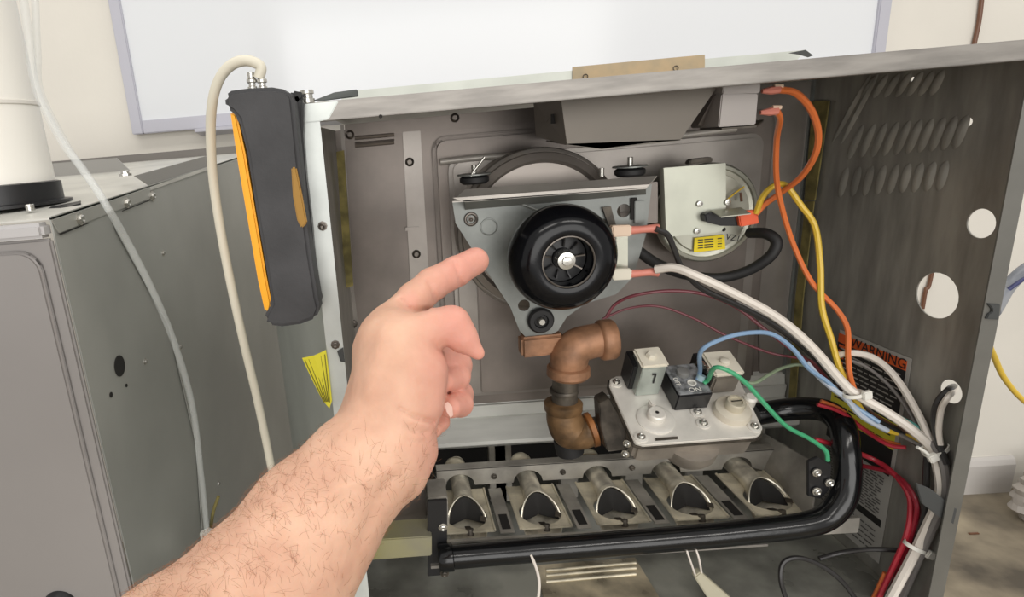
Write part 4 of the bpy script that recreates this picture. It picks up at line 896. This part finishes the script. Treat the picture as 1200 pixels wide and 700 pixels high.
    for ax in range(3):
        sh_ = [nx, ny, nz]; sl0 = [slice(1, k-1) for k in sh_]; sl1 = [slice(1, k-1) for k in sh_]
        sl0[ax] = slice(0, sh_[ax]-1); sl1[ax] = slice(1, sh_[ax])
        o1, o2 = [k for k in range(3) if k != ax]
        a = s[tuple(sl0)]; b = s[tuple(sl1)]; E = np.argwhere(a != b)
        off = np.ones(3, int); off[ax] = 0; Ei = E+off; fl = a[tuple(E.T)]
        def g(d1, d2):
            J = Ei.copy(); J[:, o1] -= d1; J[:, o2] -= d2; return idx[tuple(J.T)]
        q4 = np.stack([g(0, 0), g(1, 0), g(1, 1), g(0, 1)], 1)
        q4 = q4[(q4 >= 0).all(1)]
        Q.append(q4)
    Q = np.concatenate(Q)
    Wd = Vv@RM.T+CP
    me = bpy.data.meshes.new('person'); me.from_pydata(Wd.tolist(), [], Q.tolist())
    bm = bmesh.new(); bm.from_mesh(me); bmesh.ops.recalc_face_normals(bm, faces=bm.faces)
    for _ in range(2): bmesh.ops.smooth_vert(bm, verts=bm.verts, factor=.5, use_axis_x=True, use_axis_y=True, use_axis_z=True)
    bm.to_mesh(me); bm.free()
    me.polygons.foreach_set('use_smooth', [True]*len(me.polygons))
    return me, Vv
SK = bpy.data.materials.new('skin'); SK.use_nodes = True; nt = SK.node_tree; b = nt.nodes['Principled BSDF']; N = nt.nodes.new; L = nt.links.new
b.inputs['Roughness'].default_value = .5; b.inputs['Specular IOR Level'].default_value = .35
b.inputs['Subsurface Weight'].default_value = .25; b.inputs['Subsurface Radius'].default_value = (1, .35, .2); b.inputs['Subsurface Scale'].default_value = .004
at = N('ShaderNodeAttribute'); at.attribute_name = 'flush'
tc = N('ShaderNodeTexCoord'); n1 = N('ShaderNodeTexNoise'); n1.inputs['Scale'].default_value = 45; n1.inputs['Detail'].default_value = 5; L(tc.outputs['Object'], n1.inputs['Vector'])
cr = N('ShaderNodeValToRGB'); L(n1.outputs['Fac'], cr.inputs[0]); cr.color_ramp.elements[0].position = .3; cr.color_ramp.elements[1].position = .7
cr.color_ramp.elements[0].color = lin((204, 158, 134)); cr.color_ramp.elements[1].color = lin((224, 182, 156))
mx = N('ShaderNodeMix'); mx.data_type = 'RGBA'; L(at.outputs['Fac'], mx.inputs[0]); L(cr.outputs[0], mx.inputs[6]); mx.inputs[7].default_value = lin((218, 150, 136)); L(mx.outputs[2], b.inputs['Base Color'])
n2 = N('ShaderNodeTexNoise'); n2.inputs['Scale'].default_value = 420; n2.inputs['Detail'].default_value = 3; L(tc.outputs['Object'], n2.inputs['Vector'])
bp = N('ShaderNodeBump'); bp.inputs['Strength'].default_value = .35; bp.inputs['Distance'].default_value = .0006; L(n2.outputs['Fac'], bp.inputs['Height'])
n3 = N('ShaderNodeTexNoise'); n3.inputs['Scale'].default_value = 70; n3.inputs['Detail'].default_value = 2; L(tc.outputs['Object'], n3.inputs['Vector'])
bp2 = N('ShaderNodeBump'); bp2.inputs['Strength'].default_value = .3; bp2.inputs['Distance'].default_value = .003; L(n3.outputs['Fac'], bp2.inputs['Height']); L(bp.outputs[0], bp2.inputs['Normal']); L(bp2.outputs[0], b.inputs['Normal'])
me, Vc = hand(); me.materials.append(SK)
# fingers and knuckles carry more blood than the arm: a colour of the skin itself
px_ = PX+F*Vc[:, 0]/Vc[:, 1]; py_ = PY-F*Vc[:, 2]/Vc[:, 1]
fl = np.clip((px_-470)/60, 0, 1)*.75; fl = np.maximum(fl, np.exp(-((px_-482)/16)**2-((py_-352)/14)**2)*.6); fl = np.maximum(fl, np.exp(-((px_-500)/30)**2-((py_-500)/60)**2)*.25); fl[py_ > 560] *= .3
at_ = me.attributes.new('flush', 'FLOAT', 'POINT'); at_.data.foreach_set('value', fl.astype(np.float32))
pn = link(bpy.data.objects.new('person', me)); tag(pn, 'person reaching in with a bare hairy left forearm and pointing index finger', 'person')
# fingernail on the curled finger
def CAMP(px, py, d): return Vector(RM@np.array([(px-PX)/F*d, d, -(py-PY)/F*d])+CP)
nl = [CAMP(520.5, 473, .2995), CAMP(525, 471, .2975), CAMP(530, 477, .2975), CAMP(531, 487, .3), CAMP(528, 490, .302), CAMP(523.5, 483, .300)]
no_ = (Vector(CP)-nl[0]).normalized()*.0006; ctr = sum(nl, Vector())/6+no_*1.5
obj('fingernail', nl+[p+no_ for p in nl]+[ctr], [[6+k, 6+(k+1) % 6, 12] for k in range(6)]+[[k, (k+1) % 6, 6+(k+1) % 6, 6+k] for k in range(6)], mat('nail', (244, 212, 200), .35), pn, True)
# hair on the forearm
rs = np.random.default_rng(11); sel = [v for v in me.vertices if v.co.z > 0]
HV = []; HF = []; cpv = Vector(CP); cnt = 0; nv = len(me.vertices); tries = 0
armd = (CAMP(452, 520, .297)-CAMP(300, 718, .262)).normalized()
while cnt < 2300 and tries < 40000:
    tries += 1; i = int(rs.integers(nv)); x, y = px_[i], py_[i]
    if y < 492 or y > 740 or x < 150: continue
    den = np.clip((y-485)/90, 0, 1)
    # denser on the thumb side (upper left)
    side = ((x-364)*.675+(y-617)*.737)
    if rs.random() > den*np.clip(.75-side/110, .08, 1): continue
    vtx = me.vertices[i]; nn = vtx.normal.copy()
    if nn.dot(cpv-vtx.co) < 0 and rs.random() < .5: nn = nn
    p = vtx.co.copy(); tng = (armd*.35+Vector(rs.normal(0, .45, 3).tolist())+Vector((-.5, 0, .1))); tng = (tng-nn*tng.dot(nn)).normalized()
    Lh = rs.uniform(.003, .0075); k = Vector(rs.normal(0, .3, 3).tolist())
    P = [p, p+(tng*.45+nn*.22)*Lh, p+(tng*.9+nn*.26+k*.25)*Lh]
    Vt, Ft = tube_geo(P, [.00005, .000045, .00002], 3); b0 = len(HV); HV += Vt; HF += [[b0+q for q in f] for f in Ft]; cnt += 1
hr = obj('arm_hair', HV, HF, mat('brown_hair', (150, 102, 70), .5), pn); hr['kind'] = 'stuff'
